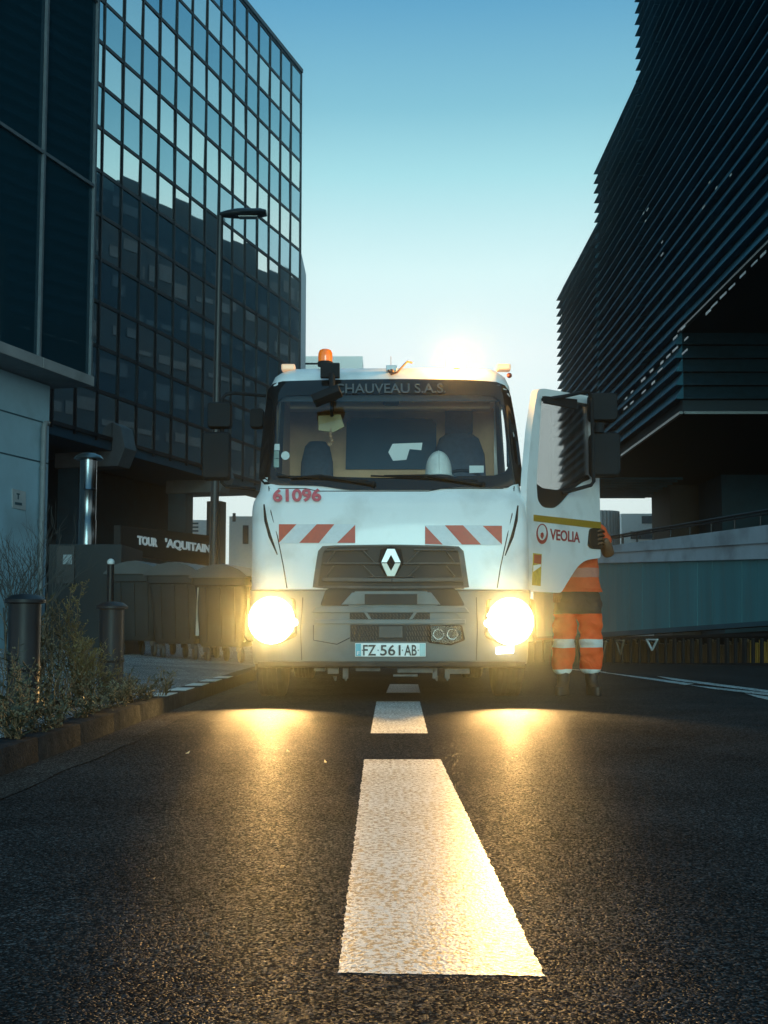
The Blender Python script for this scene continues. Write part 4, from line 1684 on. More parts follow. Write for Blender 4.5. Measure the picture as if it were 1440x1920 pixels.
MB().frame_box(nf(-LT - 6, ztop - .1, -.4), U * (LT + 6), N * .5, ZV * .22).build('parapet', M_MULL, tower)
MB().frame_box(nf(-LT - 6, zbot - .45, -1.5), U * (LT + 6), N * 1.45, ZV * .43).build('soffit_beam', M_DARKC, tower, bevel=.03)
# concrete brackets carrying the curtain wall
for px in (222, 412):
    p = on_plane(px, 830, E2, N)
    s0 = (p - E2).dot(U)
    ww = 1.0
    prof_ = [(-.02, zbot + .7), (.35, zbot + .5), (.55, zbot - .35), (.25, zbot - 1.05), (-2.5, zbot - 1.05), (-2.5, zbot - .45), (-1.51, zbot - .44), (-.02, zbot - .44)]
    MB().prism([nf(s0 - ww / 2, z, o) for o, z in prof_], U * ww).build('bracket', M('bracket_concrete', (.13, .14, .145), .85, var=.2, scale=2), tower, bevel=.03)
    MB().frame_box(nf(s0 - .4, 0, -2.4), U * .8, N * .9, ZV * (zbot - 1.06)).build('column', M_DARKC, tower)
for s in (-1.5,):
    MB().frame_box(nf(s - .5, 0, -4.6), U * .8, N * .8, ZV * (zbot - .46)).build('column', M_DARKC, tower)
# one office with its lights on
lit = MB()
p0 = on_plane(385, 742, E2, N) - E2
s0, z0 = p0.dot(U), p0.z
for i in range(2):
    for k in range(3):
        lit.frame_box(nf(s0 - .45 + i * .62, z0 - .55 + k * .42, -.055), U * .40, N * .012, ZV * (.26 + .05 * ((i + k) % 2)))
lit.build('lit_window', M('lit_office_glow', (.6, .5, .35), .5, emis=(1, .78, .48), estr=.75), tower)

# slim pale tower beyond its far corner
p = pt(552, 500, 78)
slim = thing('apartment_tower', 'slim pale glazed tower showing as a strip past the corner of the mirrored tower', 'building', (p.x, 78, 0))
wd = pt(563.5, 500, 78).x - p.x
zt = pt(560, 466, 78).z
MB().box2((-.80, .05, 0), (wd - .02, 6, zt)).build('building_body', M('pale_panel', (.45, .55, .57), .6, var=.1), slim)
for k in range(12):
    z1 = zt - .25 - k * 1.8
    for a, b in ((-.62, -.04), (.02, wd - .06)):
        MB().box2((a, .0, z1 - 1.5), (b, .03, z1)).build('window', G_VIS if k % 2 else G_SPAN, slim)

# pale low building seen through the undercroft
def pale_block(label, x0, x1, ytop, Y, ybot=1170, name='low_building', wins=()):
    a, b = pt(x0, ytop, Y), pt(x1, ytop, Y)
    o = thing(name, label, 'building', (a.x, Y, 0))
    MB().box2((0, 0, -1), (b.x - a.x, 6, a.z)).build('wall', M('pale_far_render', (.62, .62, .58), .8, var=.08), o)
    for (wx0, wy0, wx1, wy1) in wins:
        p0, p1 = pt(wx0, wy1, Y), pt(wx1, wy0, Y)
        MB().box2((p0.x - a.x, -.03, p0.z), (p1.x - a.x, .05, p1.z)).build('window', G_DARK, o)
    return o


pale_block('pale low building glimpsed under the tower beside the lamp post', 330, 388, 975, 92, wins=((358, 980, 372, 983), (358, 987, 372, 990), (358, 994, 372, 997)))
pale_block('white gabled building seen between the lamp post and the truck', 430, 478, 968, 84, wins=((455, 985, 466, 1020), (436, 962, 442, 978)))

# ------------------------------------------------------------------ louvred building on the right
CX_ = 9.0
louv = thing('louvred_building', 'huge dark building clad in horizontal louvres, stepped down away from the camera', 'building', (CX_, 38, 0))
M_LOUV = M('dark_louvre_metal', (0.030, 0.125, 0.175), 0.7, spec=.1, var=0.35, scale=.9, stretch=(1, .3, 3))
M_LBACK = M('louvre_core', (0.012, 0.035, 0.05), 0.8)
PITCHL = .415


def louvres(mb, y0, y1, z0, z1, x=0.0, dep=.22):
    k = 0
    z = z1
    while z - PITCHL >= z0 - .01:
        prof_ = [(x, z), (x - dep, z - PITCHL + .03), (x - dep, z - PITCHL + .012), (x, z - PITCHL + .012)]
        y = y0
        while y < y1 - .05:                      # each blade runs in lengths with a hairline joint
            ye = min(y + 3.2, y1)
            jx = random.uniform(-.008, .008)
            mb.prism([Vector((a + jx, y, b)) for a, b in prof_], Vector((0, ye - y - .025, 0)))
            y = ye
        z -= PITCHL
        k += 1


YC, YE1, YE2, YE3 = 0.0, 5.15, 14.2, 26.1        # relative to the corner (38 m out)
zc_low = pt(1280, 771, 38).z
zc_up = pt(1270, 640, 39.4).z
z2 = pt(1125, 310, 52.2).z
z3 = pt(1125, 411, 52.2).z
z1 = 34.0
for nm, a, b, c, d in (('louvre_screen', -30, YE1, zc_up, z1), ('louvre_screen', YE1, YE2, zc_up, z2), ('louvre_screen', YE2, YE3, zc_up, z3), ('louvre_screen', YC, YE3, zc_low, zc_up)):
    m_ = MB()
    louvres(m_, a, b, c, d)
    m_.build(nm, M_LOUV, louv)
cr = MB()
for a, b, c, d in ((-30, YE1, zc_up, z1), (YE1, YE2, zc_up + .001, z2), (YE2, YE3, zc_up + .002, z3)):
    cr.box2((.03, a + .001, c), (18, b - .3 * (b == YE3), d))
cr.box2((.03, .25, zc_low), (18, YE3 - .3, zc_up - .001))
cr.build('building_core', M_LBACK, louv)
# wrapped blades on the return wall at the corner
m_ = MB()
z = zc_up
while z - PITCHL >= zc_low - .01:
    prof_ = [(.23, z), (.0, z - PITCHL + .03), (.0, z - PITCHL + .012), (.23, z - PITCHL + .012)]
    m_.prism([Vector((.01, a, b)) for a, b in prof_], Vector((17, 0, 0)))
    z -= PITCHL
m_.build('louvre_screen', M('shaded_return_louvre', (.011, .038, .054), .7, spec=.1, var=.3), louv)  # darker copy of the louvre metal, shade put into its colour
ed = MB()
ed.bar((-.1, -30, zc_up - .05), (-.1, -.1, zc_up - .05), .12, .06)
ed.bar((.0, -.06, zc_low - .06), (17, -.06, zc_low - .06), .10, .08)
ed.bar((-.10, -.1, zc_low - .06), (-.10, 26, zc_low - .06), .10, .08)
ed.build('edge_trim', M('trim_metal', (.10, .12, .13), .35, metal=.7), louv)
# pale bars in place of sky glinting through the louvre gaps
cl = MB()
for px, py in ((1285, 610), (1270, 629), (1290, 632), (1271, 650), (1257, 664), (1289, 655), (1244, 677), (1225, 692), (1210, 708), (1242, 690), (1228, 715), (1211, 731), (1176, 745), (1187, 733), (1176, 762), (1152, 786), (1130, 787), (1188, 752), (1333, 580), (1345, 566), (1362, 548), (1378, 532), (1398, 510), (1420, 488), (1436, 472)):
    p = on_plane(px, py, (CX_ - .235, 38, 0), Vector((1, 0, 0)))
    l_ = random.uniform(.35, .75)
    p = p - Vector((CX_, 38, 0))
    MB().bar(p, p + Vector((0, l_, 0)), .012, random.uniform(.05, .085)).build('sky_glint', M('bright_sky_glint', (.40, .46, .48), .3, metal=.2, var=.4, scale=3), louv)
cl = MB()
for px, py in ((1332, 340), (1345, 350), (1216, 390), (1208, 398), (1212, 412), (1243, 452), (1244, 474), (1372, 326), (1322, 385)):
    p = on_plane(px, py, (CX_ - .235, 38, 0), Vector((1, 0, 0))) - Vector((CX_, 38, 0))
    MB().bar(p, p + Vector((0, random.uniform(.15, .4), 0)), .012, .05).build('sky_glint', M('dull_sky_glint', (.25, .25, .23), .3, metal=.4, var=.4), louv)
# recessed undercroft wall and column
xw = pt(1222, 960, 62).x - CX_
MB().box2((xw, 20, -1), (17.8, 24, zc_low - .002)).build('undercroft_wall', M('undercroft_brown', (.050, .044, .040), .85, var=.3, scale=1), louv)
MB().box2((xw + 1.3, 16, -1), (17.8, 19.99, zc_low - .004)).build('undercroft_wall', M_DARKC, louv)
MB().box2((12, -30, -1), (12.4, 15.98, zc_low - .006)).build('undercroft_wall', M_DARKC, louv)  # added out of view to keep the bright horizon out of the door glass
sfm = MB()
for k in range(9):
    sfm.box2((.1, 17 + k * 1.0, zc_low - .10), (xw - .1, 17.12 + k * 1.0, zc_low - .004))
sfm.build('soffit_slat', M_LOUV, louv)

# dark blocks further along that side, hidden behind the louvres but mirrored in the tower
for nm, x0, x1, y0, y1, h, lab in (('dark_block', 17.4, 34, 69, 81, 31, 'dark flat-roofed block behind the louvred building, nearest of three'),
                                   ('dark_block', 21.0, 38, 82, 98, 33, 'dark flat-roofed block behind the louvred building, middle one of three'),
                                   ('dark_block', 28.2, 46, 100, 134, 34, 'dark flat-roofed block behind the louvred building, farthest of three')):
    o = thing('office_block', lab, 'building', (x0, y0, 0))
    MB().box2((0, 0, -1), (x1 - x0, y1 - y0, h)).build('wall', M('dark_blue_grey_panel', (.014, .045, .062), .7, var=.3, scale=.4), o)
    MB().box2((2, 2, h), (x1 - x0 - 2, y1 - y0 - 2, h + 2.2)).build('roof_house', M('dark_blue_grey_panel', (.01, .015, .02)), o)
    g = MB()
    for z in range(3, int(h), 3):
        ya = random.uniform(.3, 2)
        while ya < y1 - y0 - 1:
            yb_ = min(ya + random.uniform(1, 4), y1 - y0 - .3)
            g.box2((-.05, ya, z), (-.005, yb_, z + random.uniform(.3, 1.3)))
            ya = yb_ + random.uniform(.3, 1.5)
    g.build('ledge', M('dim_block_window', (.055, .085, .10), .5, var=.4, scale=.6), o)

# ------------------------------------------------------------------ raised ramp, parapet and fence on the right
A_ = Vector(((1000 - CXP) / F * 36, 36, 0))
B_ = Vector(((1480 - CXP) / F * 24, 24, 0))
WD = (B_ - A_).normalized()
WN = Vector((WD.y, -WD.x, 0))
if WN.y > 0:
    WN = -WN


def rp(px, py, off=0.0):
    return on_plane(px, py, A_, WN) + WN * off


ramp = thing('ramp_wall', 'raised ramp with pale concrete parapet over a teal panelled wall', 'wall', (0, 0, 0))


def strip(pxs, yt, yb, off, thick, mb=None):
    mb = mb or MB()
    for a, b in zip(pxs, pxs[1:]):
        mb.prism([rp(a, yb(a), off), rp(b, yb(b), off), rp(b, yt(b), off), rp(a, yt(a), off)], -WN * thick)
    return mb


def linf(x0, y0, x1, y1):
    return lambda x: y0 + (y1 - y0) * (x - x0) / (x1 - x0)


y_top, y_g1, y_g2, y_cb, y_tb = linf(1157, 1022, 1440, 985), linf(1157, 1036, 1440, 1018), linf(1140, 1043, 1440, 1026), linf(1130, 1056, 1440, 1048), linf(1125, 1187, 1440, 1165)
PXS = list(range(1000, 1600, 75)) + [1600]
M_PARA = M('pale_parapet_concrete', (.32, .38, .44), .85, var=.15, scale=1.2, bump=.1, dirt=((.10, .10, .11), 1.5, .5, .5))
strip(PXS, y_top, y_g1, .08, .5).build('parapet', M_PARA, ramp)
strip(PXS, y_g1, y_g2, .04, .44).build('parapet_groove', M_PARA, ramp)
strip(PXS, y_g2, y_cb, .06, .46).build('parapet', M_PARA, ramp)
M_TEAL = M('teal_panel', (.050, .185, .215), .6, var=.18, scale=.8, stretch=(3, 3, .3), dirt=((.10, .14, .14), 2, .55, .4))
px = 1000.0
stepx = 21.0
while px < 1590:
    strip([px, px + stepx - .5], y_cb, y_tb, .0 + random.uniform(-.008, .008), .3).build('wall_panel', M_TEAL, ramp)
    px += stepx
    stepx *= 1.02
strip(PXS, lambda x: y_tb(x) - 1, lambda x: y_tb(x) + 8, .03, .36).build('wall_base_beam', M_DARKC, ramp)
strip(PXS, lambda x: y_tb(x) + 9, lambda x: 1262, -1.6, .3).build('recess_wall', M('recess_dark', (.016, .016, .018), .9), ramp)
kind(strip([1000, 1150, 1300, 1450, 1600], lambda x: 1250, lambda x: 1266, .3, 2.2).build('ramp_footing', M_DARKC))

# boarded recess, warm light painted into the golden boards' colour
M_BOARD = M('warm_lit_board', (.80, .40, .08), .5, var=.6, scale=3, stretch=(6, 6, .4))
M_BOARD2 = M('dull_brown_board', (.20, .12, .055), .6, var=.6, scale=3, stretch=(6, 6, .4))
tmb, tmb2 = MB(), MB()
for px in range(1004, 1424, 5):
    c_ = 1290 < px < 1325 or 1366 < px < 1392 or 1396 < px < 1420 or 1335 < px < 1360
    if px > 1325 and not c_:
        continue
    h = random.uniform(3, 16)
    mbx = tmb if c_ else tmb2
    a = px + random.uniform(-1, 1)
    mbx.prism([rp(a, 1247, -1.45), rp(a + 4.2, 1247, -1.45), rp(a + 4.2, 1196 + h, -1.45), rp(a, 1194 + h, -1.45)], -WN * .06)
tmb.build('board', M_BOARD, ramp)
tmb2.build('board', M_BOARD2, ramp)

# railing along the parapet
rail = thing('railing', 'thin dark metal railing along the top of the concrete parapet', 'railing', (0, 0, 0))
r_ = MB()
yr = linf(1150, 1004, 1440, 955)
pr0 = [rp(x, yr(x), -.1) for x in (1000, 1150, 1300, 1440, 1600)]
r_.tube(pr0, .028, 8)
r_.tube([rp(x, yr(x) + (y_top(x) - yr(x)) * .22, -.1) for x in (1000, 1150, 1300, 1440, 1600)], .022, 8)
r_.build('handrail', M_MULL, rail, smooth=60)
px = 1004.0
g = 11.5
while px < 1600:
    MB().tube([rp(px, y_top(px) + 2, -.1), rp(px, yr(px), -.1)], .020 if int(px) % 4 else .03, 6).build('baluster', M_MULL, rail)
    px += g
    g *= 1.10

# bar fence under the ramp
fence = thing('bar_fence', 'dark bar fence along the foot of the teal ramp wall', 'fence', (0, 0, 0))
fb = MB()
fb.bar(rp(1000, 1199, .25), rp(1600, 1187, .25), .05, .05)
fb.bar(rp(1000, 1245, .25), rp(1600, 1245, .25), .05, .05)
fb.build('fence_rail', M_MULL, fence)
px = 1002.0
while px < 1596:
    MB().bar(rp(px, 1251, .25), rp(px, 1197, .25), .06 if int(px) % 3 else .10, .05, WN).build('fence_bar', M_MULL, fence)
    px += 16.6
# triangular frames hung on the fence
M_TRI = M('white_triangle_metal', (.62, .66, .66), .4, var=.15)
M_TRID = M('dull_triangle_metal', (.16, .14, .11), .5, var=.3)
for (cx_, y0_, w, h, mt, lab) in ((1247, 1199, 20, 20, M_TRI, 'white inverted triangle frame fixed on the dark bar fence, brightest of the row'),
                                  (1152, 1203, 15, 28, M_TRID, 'dull inverted triangle frame on the bar fence nearest the worker'),
                                  (1186, 1201, 15, 26, M_TRID, 'dull inverted triangle frame on the bar fence between the other two triangles')):
    t = MB()
    P = [rp(cx_ - w / 2, y0_, .32), rp(cx_ + w / 2, y0_, .32), rp(cx_, y0_ + h, .32)]
    for a, b in ((0, 1), (1, 2), (2, 0)):
        t.bar(P[a], P[b], .03, .035 if a else .05, WN)
    tag(t.build('triangle_frame', mt), lab, 'triangle frame', 'triangle frames on the fence')

# far buildings in the gap under the louvred block
def far_block(name, label, x0, x1, ytop, Y, round_=False, floors=6):
    a, b = pt(x0, ytop, Y), pt(x1, ytop, Y)
    w = b.x - a.x
    o = thing(name, label, 'building', (a.x, Y, 0))
    mw = M('sunlit_pale_concrete', (.88, .86, .80), .8, var=.06)  # paleness stands in for sun that the louvred building blocks
    if round_:
        mb = MB()
        mb.lathe([(w / 2, -1), (w / 2, a.z)], (w / 2, w / 2, 0), (0, 0, 1), 40)
        mb.build('wall', mw, o, smooth=30)
        for k in range(16):
            t = math.pi + math.pi * k / 15
            MB().tube([(w / 2 + math.cos(t) * w / 2, w / 2 + math.sin(t) * w / 2, 0), (w / 2 + math.cos(t) * w / 2, w / 2 + math.sin(t) * w / 2, a.z + .01)], .15, 6).build('rib', M('rib_grey', (.45, .46, .44), .8), o)
    else:
        MB().box2((0, 0, -1), (w, 10, a.z)).build('wall', mw, o)
        dz = (a.z - 1) / max(1, floors)
        for k in range(floors):
            MB().box2((w * .12 if k % 2 else w * .28, -.06, 1 + k * dz + dz * .35), (w * .98, .1, 1 + k * dz + dz * .85)).build('window_band', G_SPAN, o)
    return o


far_block('round_tower', 'pale round tower far off, seen under the louvred building beside the truck door', 1098, 1164, 957, 110, True)
far_block('far_office', 'pale office slab with window bands far off beside the round tower', 1165, 1300, 963, 120, False, 7)
far_block('far_slab', 'pale blue distant block standing above the truck roof between beacon and tower', 559, 680, 668, 150, False, 0)

# ------------------------------------------------------------------ street furniture on the left pavement
# lamp post
Yl = 20.0
pb = pt(399, 1060, Yl)
pt_top = pt(413, 398, Yl)
lamp = thing('street_lamp', 'tall dark street lamp with a flat head, standing behind the bins', 'street lamp', (pb.x, Yl, zpav(pb.x, Yl)))
lm_ = MB()
hgt = pt_top.z - lamp.location.z
dx_ = pt_top.x - pb.x
lm_.tube([(0, 0, 0), (0, 0, .9), (.005, 0, .95), (dx_ * .5, 0, hgt * .5), (dx_, 0, hgt - .06)], [.105, .10, .072, .064, .052], 14)
lm_.lathe([(.16, 0), (.16, .03), (.11, .05)], (0, 0, 0), (0, 0, 1), 14)
lm_.build('pole', M('dark_blue_pole', (.022, .03, .036), .45, metal=.3, var=.2), lamp, smooth=50)
hdm = MB()
rows = []
for t in range(9):
    f = t / 8
    xx = dx_ + f * .74
    wv = .04 + .13 * math.sin(min(1, f * 1.6 + .12) * math.pi / 2) * (1 if f < .95 else .7)
    ht_ = (.035 + .06 * math.sin(min(1, f * 1.3 + .1) * math.pi * .75)) * (1 if f < .95 else .6)
    zz = hgt - .05 + .03 * f
    rows.append([(xx, wv * math.cos(a), zz + (ht_ * math.sin(a) if math.sin(a) > 0 else .5 * ht_ * math.sin(a))) for a in [2 * math.pi * k / 16 for k in range(16)]])
hdm.grid(rows, closed=True)
hdm.f.append(tuple(range(16)))
hdm.f.append(tuple(8 * 16 + k for k in range(16)))
hdm.build('lamp_head', MATS['dark_blue_pole'], lamp, smooth=50)
MB().box((dx_ + .45, 0, hgt - .085), (.30, .16, .014)).build('lamp_lens', M('lamp_lens_plastic', (.25, .28, .28), .3), lamp)

# wheeled waste containers in a row
M_BIN = M('dark_bin_plastic', (.014, .026, .032), .6, spec=.3, var=.25, scale=4, bump=.06, bscale=30)
M_LID = M('grey_bin_lid', (.05, .062, .068), .5, var=.2, scale=4)


def make_bin(label):
    b = thing('waste_container', label, 'waste bin', (0, 0, 0), 'wheeled waste containers behind the bollards')
    w0, w1, d0, d1, z0, z1 = .58, .76, 1.0, 1.22, .20, 1.06
    rows = []
    for z, w, d in ((z0, w0, d0), (z0 + .03, w0 + .03, d0 + .03), (.55, .67, 1.10), (.95, .74, 1.19), (.96, .80, 1.25), (z1, .80, 1.25)):
        P = rounded([(-w / 2, -d / 2), (w / 2, -d / 2), (w / 2, d / 2), (-w / 2, d / 2)], .07, 4)
        rows.append([(p.x, p.y, z) for p in P])
    m_ = MB().grid(rows, closed=True)
    m_.f.append(tuple(range(len(rows[0]))))
    for yy in (-.42, -.14, .14, .42):
        m_.bar((w0 / 2 + .03, yy, .26), (w1 / 2 - .005, yy, .94), .05, .02, (1, 0, 0))
    for xx in (-.2, 0, .2):
        m_.bar((xx, -d0 / 2 - .03, .26), (xx, -d1 / 2 - .0, .94), .02, .05, (1, 0, 0))
    m_.build('bin_body', M_BIN, b, smooth=30)
    ld = MB()
    rows = []
    for k in range(9):
        t = k / 8
        x = -.42 + .84 * t
        zz = 1.07 + .15 * math.sin(t * math.pi) ** .7
        rows.append([(x, -.66 + 1.32 * j / 10, zz + (.012 if j % 2 else 0)) for j in range(11)])
    ld.grid(rows)
    ld.grid([[(p[0], p[1], 1.055) for p in r] for r in rows])
    for j in (0, 10):
        ld.grid([[r[j] for r in rows], [(r[j][0], r[j][1], 1.055) for r in rows]])
    ld.build('lid', M_LID, b, smooth=40)
    hn = MB()
    hn.tube([(.42, -.5, 1.02), (.47, -.45, 1.02), (.47, .45, 1.02), (.42, .5, 1.02)], .016, 8)
    hn.build('handle', M_BLACK, b, smooth=50)
    for xx, yy in ((-.24, -.42), (.24, -.42), (-.24, .42), (.24, .42)):
        c = MB()
        c.lathe([(.02, -.028), (.085, -.026), (.095, -.01), (.095, .01), (.085, .026), (.02, .028)], (xx + .03, yy, .095), (math.cos(.6), math.sin(.6), 0), 20)
        c.box((xx + .01, yy, .17), (.07, .07, .07))
        c.build('castor', M('castor_rubber', (.05, .05, .05), .6), b, smooth=40)
    return b


bin0 = make_bin('dark wheeled waste container with a domed lid, standing nearest the thin white-tipped post')
Yb = 16.6
xa = pt(262, 1200, Yb).x
spots_ = [(xa, Yb + .45, R(-8), None),
          (pt(352, 1205, Yb).x, Yb + .05, R(-12), 'dark wheeled waste container in the middle of the row, with a bright edge'),
          (pt(436, 1205, Yb).x, Yb - .1, R(-10), 'dark wheeled waste container half hidden by the truck and its headlight glare')]
for i, (x, y, rz, lab) in enumerate(spots_):
    o = bin0 if i == 0 else copy_tree(bin0)
    o.location = (x, y, zpav(x, y))
    o.rotation_euler = (0, 0, rz)
    o.scale = (.90, .95, 1.0)
    if lab:
        o['label'] = lab
# bright reflective strip on the middle one's corner
mid = bpy.data.objects['waste_container.001']
MB().prism([(.31, -.525, .30), (.345, -.50, .30), (.405, -.60, .90), (.37, -.63, .90)], (.012, -.012, 0)).build('reflective_strip', M('strip_silver', (.75, .75, .68), .25, metal=.3), mid)
# dark cover draped between the bins' lids
tarp = MB()
rows = []
for k in range(25):
    t = k / 24
    x = pt(225, 1050, Yb - .3).x * (1 - t) + pt(470, 1050, Yb - .3).x * t
    zt_ = zpav(x, Yb) + 1.20 + .05 * math.sin(t * 9.2) - .02 * t
    rows.append([(x, Yb + .9 - 1.5 * j / 6, zt_ + .04 * math.sin(j * 1.3 + t * 11) - (.16 if j == 6 else .03 * (j == 5))) for j in range(7)])
tarp.grid(rows)

# bollards
def make_bollard(label, h=.60, r=.085):
    b = thing('bollard', label, 'bollard', (0, 0, 0), 'squat black bollards along the kerb')
    MB().lathe([(r * 1.05, 0), (r * 1.05, .03), (r, .04), (r, h - .10)], (0, 0, 0), (0, 0, 1), 28).build('post', M('black_bollard', (.006, .010, .014), .45, spec=.3, var=.3, scale=10), b, smooth=40)
    MB().lathe([(r, h - .10), (r * 1.0, h - .04), (r * 1.28, h - .035), (r * 1.28, h - .018), (r * .9, h + .005), (r * .2, h + .014), (.001, h + .014)], (0, 0, 0), (0, 0, 1), 28).build('cap', MATS['black_bollard'], b, smooth=40)
    MB().lathe([(r * 1.03, .20), (r * 1.06, .205), (r * 1.06, .225), (r * 1.03, .23)], (0, 0, 0), (0, 0, 1), 28).build('ring', MATS['black_bollard'], b, smooth=40)
    return b


p = pt(207, 1300, 8.8)
bol = make_bollard('squat black cylindrical bollard beside the pale weeds, nearer the bins')
bol.location = (p.x, 8.8, zpav(p.x, 8.8))
p = pt(42, 1340, 6.9)
b2_ = copy_tree(bol)
b2_.location = (p.x, 6.9, zpav(p.x, 6.9))
b2_['label'] = 'squat black cylindrical bollard standing among the weeds at the frame edge'
p = pt(206, 1150, 13.5)
post = thing('thin_post', 'thin black post with a white ball on top', 'post', (p.x, 13.5, zpav(p.x, 13.5)))
hh = pt(206, 1058, 13.5).z - post.location.z
MB().tube([(0, 0, 0), (0, 0, hh)], .037, 12).build('post', MATS['black_bollard'], post, smooth=40)
MB().ball((0, 0, hh + .02), .040, 16).build('ball', M('white_ball_paint', (.65, .68, .68), .4), post, smooth=60)

# steel vent stack on its dark plinth
Yv = 17.4
p = pt(163, 1025, Yv)
plinth = thing('plinth_wall', 'low dark plinth wall with a louvred grille under the steel vent', 'wall', (0, 0, 0))
pa, pb_ = pt(92, 1025, Yv - .5), pt(228, 1022, Yv - .5)
MB().box2((pa.x, Yv - .5, 0), (pb_.x, Yv + 1.0, p.z)).build('plinth', M('plinth_dark', (.012, .022, .028), .8, var=.25), plinth, bevel=.01)
gm = MB()
ga, gb = pt(105, 1095, Yv - .53), pt(140, 1025, Yv - .53)
for k in range(9):
    zz = ga.z + (gb.z - ga.z) * (k + .1) / 9
    gm.prism([(ga.x, Yv - .50, zz + .05), (ga.x, Yv - .54, zz), (ga.x, Yv - .535, zz + .055)], (gb.x - ga.x, 0, 0))
gm.build('grille', M_MULL, plinth)
MB().box2((pt(118, 1068, Yv - .55).x, Yv - .56, pt(118, 1058, Yv - .55).z), (pt(135, 1068, Yv - .55).x, Yv - .542, pt(118, 1040, Yv - .55).z)).build('label_plate', M_MULLP, plinth)
vent = thing('vent_stack', 'polished steel vent stack with a shallow domed cap', 'vent', (p.x, Yv, p.z + .002))
hv = pt(163, 862, Yv).z - p.z
M_VST = M('polished_steel', (.16, .19, .21), .22, metal=1.0, var=.1, scale=3)
MB().lathe([(.118, 0), (.118, hv * .30), (.112, hv * .31), (.112, hv * .64), (.118, hv * .65), (.112, hv * .66), (.112, hv)], (0, 0, 0), (0, 0, 1), 28).build('pipe', M_VST, vent, smooth=40)
MB().lathe([(.19, hv + .0), (.20, hv + .01), (.17, hv + .05), (.09, hv + .085), (.001, hv + .095)], (0, 0, 0), (0, 0, 1), 28).build('cap', M('dark_steel_cap', (.12, .15, .16), .3, metal=.8), vent, smooth=40)

# name board of the tower
Es = Vector((pt(228, 1000, 21.0).x, 21.0, 0))
sgn = thing('name_board', 'dark board with white capital letters above the bins', 'sign', (0, 0, 0))


def sp(px, py, off=0.0):
    return on_plane(px, py, Es, N) + N * off


MB().prism([sp(226, 1038), sp(392, 1062), sp(392, 1004), sp(226, 985)], -N * .12).build('board', M('board_black', (.012, .015, .018), .6), sgn)
for pxx in (240, 380):
    MB().frame_box(sp(pxx, 1036, -.06) * 1.0 - Vector((0, 0, 1.7)), U * .08, -N * .08, Vector((0, 0, 1.7))).build('board_leg', M_MULL, sgn)
M_SGN = M('white_sign_letters', (.62, .66, .67), .6, emis=(.8, .9, .95), estr=.10)
lettering('lettering', 'TOUR', sp(257, 1021, .004), sp(294, 1026, .004), sp(257, 1004, .004), M_SGN, sgn, .045, .012, .002)
lettering('lettering', "'AQUITAINE", sp(309, 1029, .004), sp(402, 1041, .004), sp(309, 1009, .004), M_SGN, sgn, .04, .012, .002)

# ------------------------------------------------------------------ plants on the verge
M_SOIL = M('dark_verge_soil', (.014, .013, .011), .95, spec=0.0, var=.5, scale=18, bump=.6, bscale=45)
rows = []
for iy in range(60):
    y = 2.5 + iy * .1
    f_ = min(1, max(0, (8.5 - y) / 1.2))
    row = []
    for ix in range(16):
        x = kerb_x(y) - .13 - ix * .11 + .05 * noise.noise(Vector((0, y * 1.7, 3)))
        u_ = ix / 15
        h_ = math.sin(min(1, u_ * 8) * math.pi / 2) * .118 * f_ + .03 * noise.noise(Vector((x * 7, y * 7, 0))) * min(1, u_ * 5) - (.03 if ix == 0 else 0)
        row.append((x, y, max(h_, -.03) if u_ < .1 else max(h_, zpav(x, y) - .02 * (1 - f_) - .01 + .03 * f_)))
    rows.append(row)
kind(MB().grid(rows).build('verge_soil', M_SOIL, smooth=80))

M_STEM = M('dry_stem', (.11, .075, .036), .8, var=.35)
M_LEAFD = M('dull_weed_leaf', (.035, .042, .022), .7, var=.5, scale=3)
M_LEAFP = M('pale_weed_leaf', (.20, .15, .05), .7, var=.4, scale=3)
M_SEED = M('grey_seed_head', (.14, .12, .07), .8, var=.4)


def leaf(mb, p, d, l, w, curl=.2):
    d = d.normalized()
    s = d.cross(ZV)
    s = s.normalized() if s.length > .05 else Vector((1, 0, 0))
    u = s.cross(d)
    m_ = p + d * l * .5 + u * l * curl * .3
    t = p + d * l - u * l * curl * .2
    mb.add([p, m_ + s * w / 2, t, m_ - s * w / 2], [(0, 1, 2, 3)])


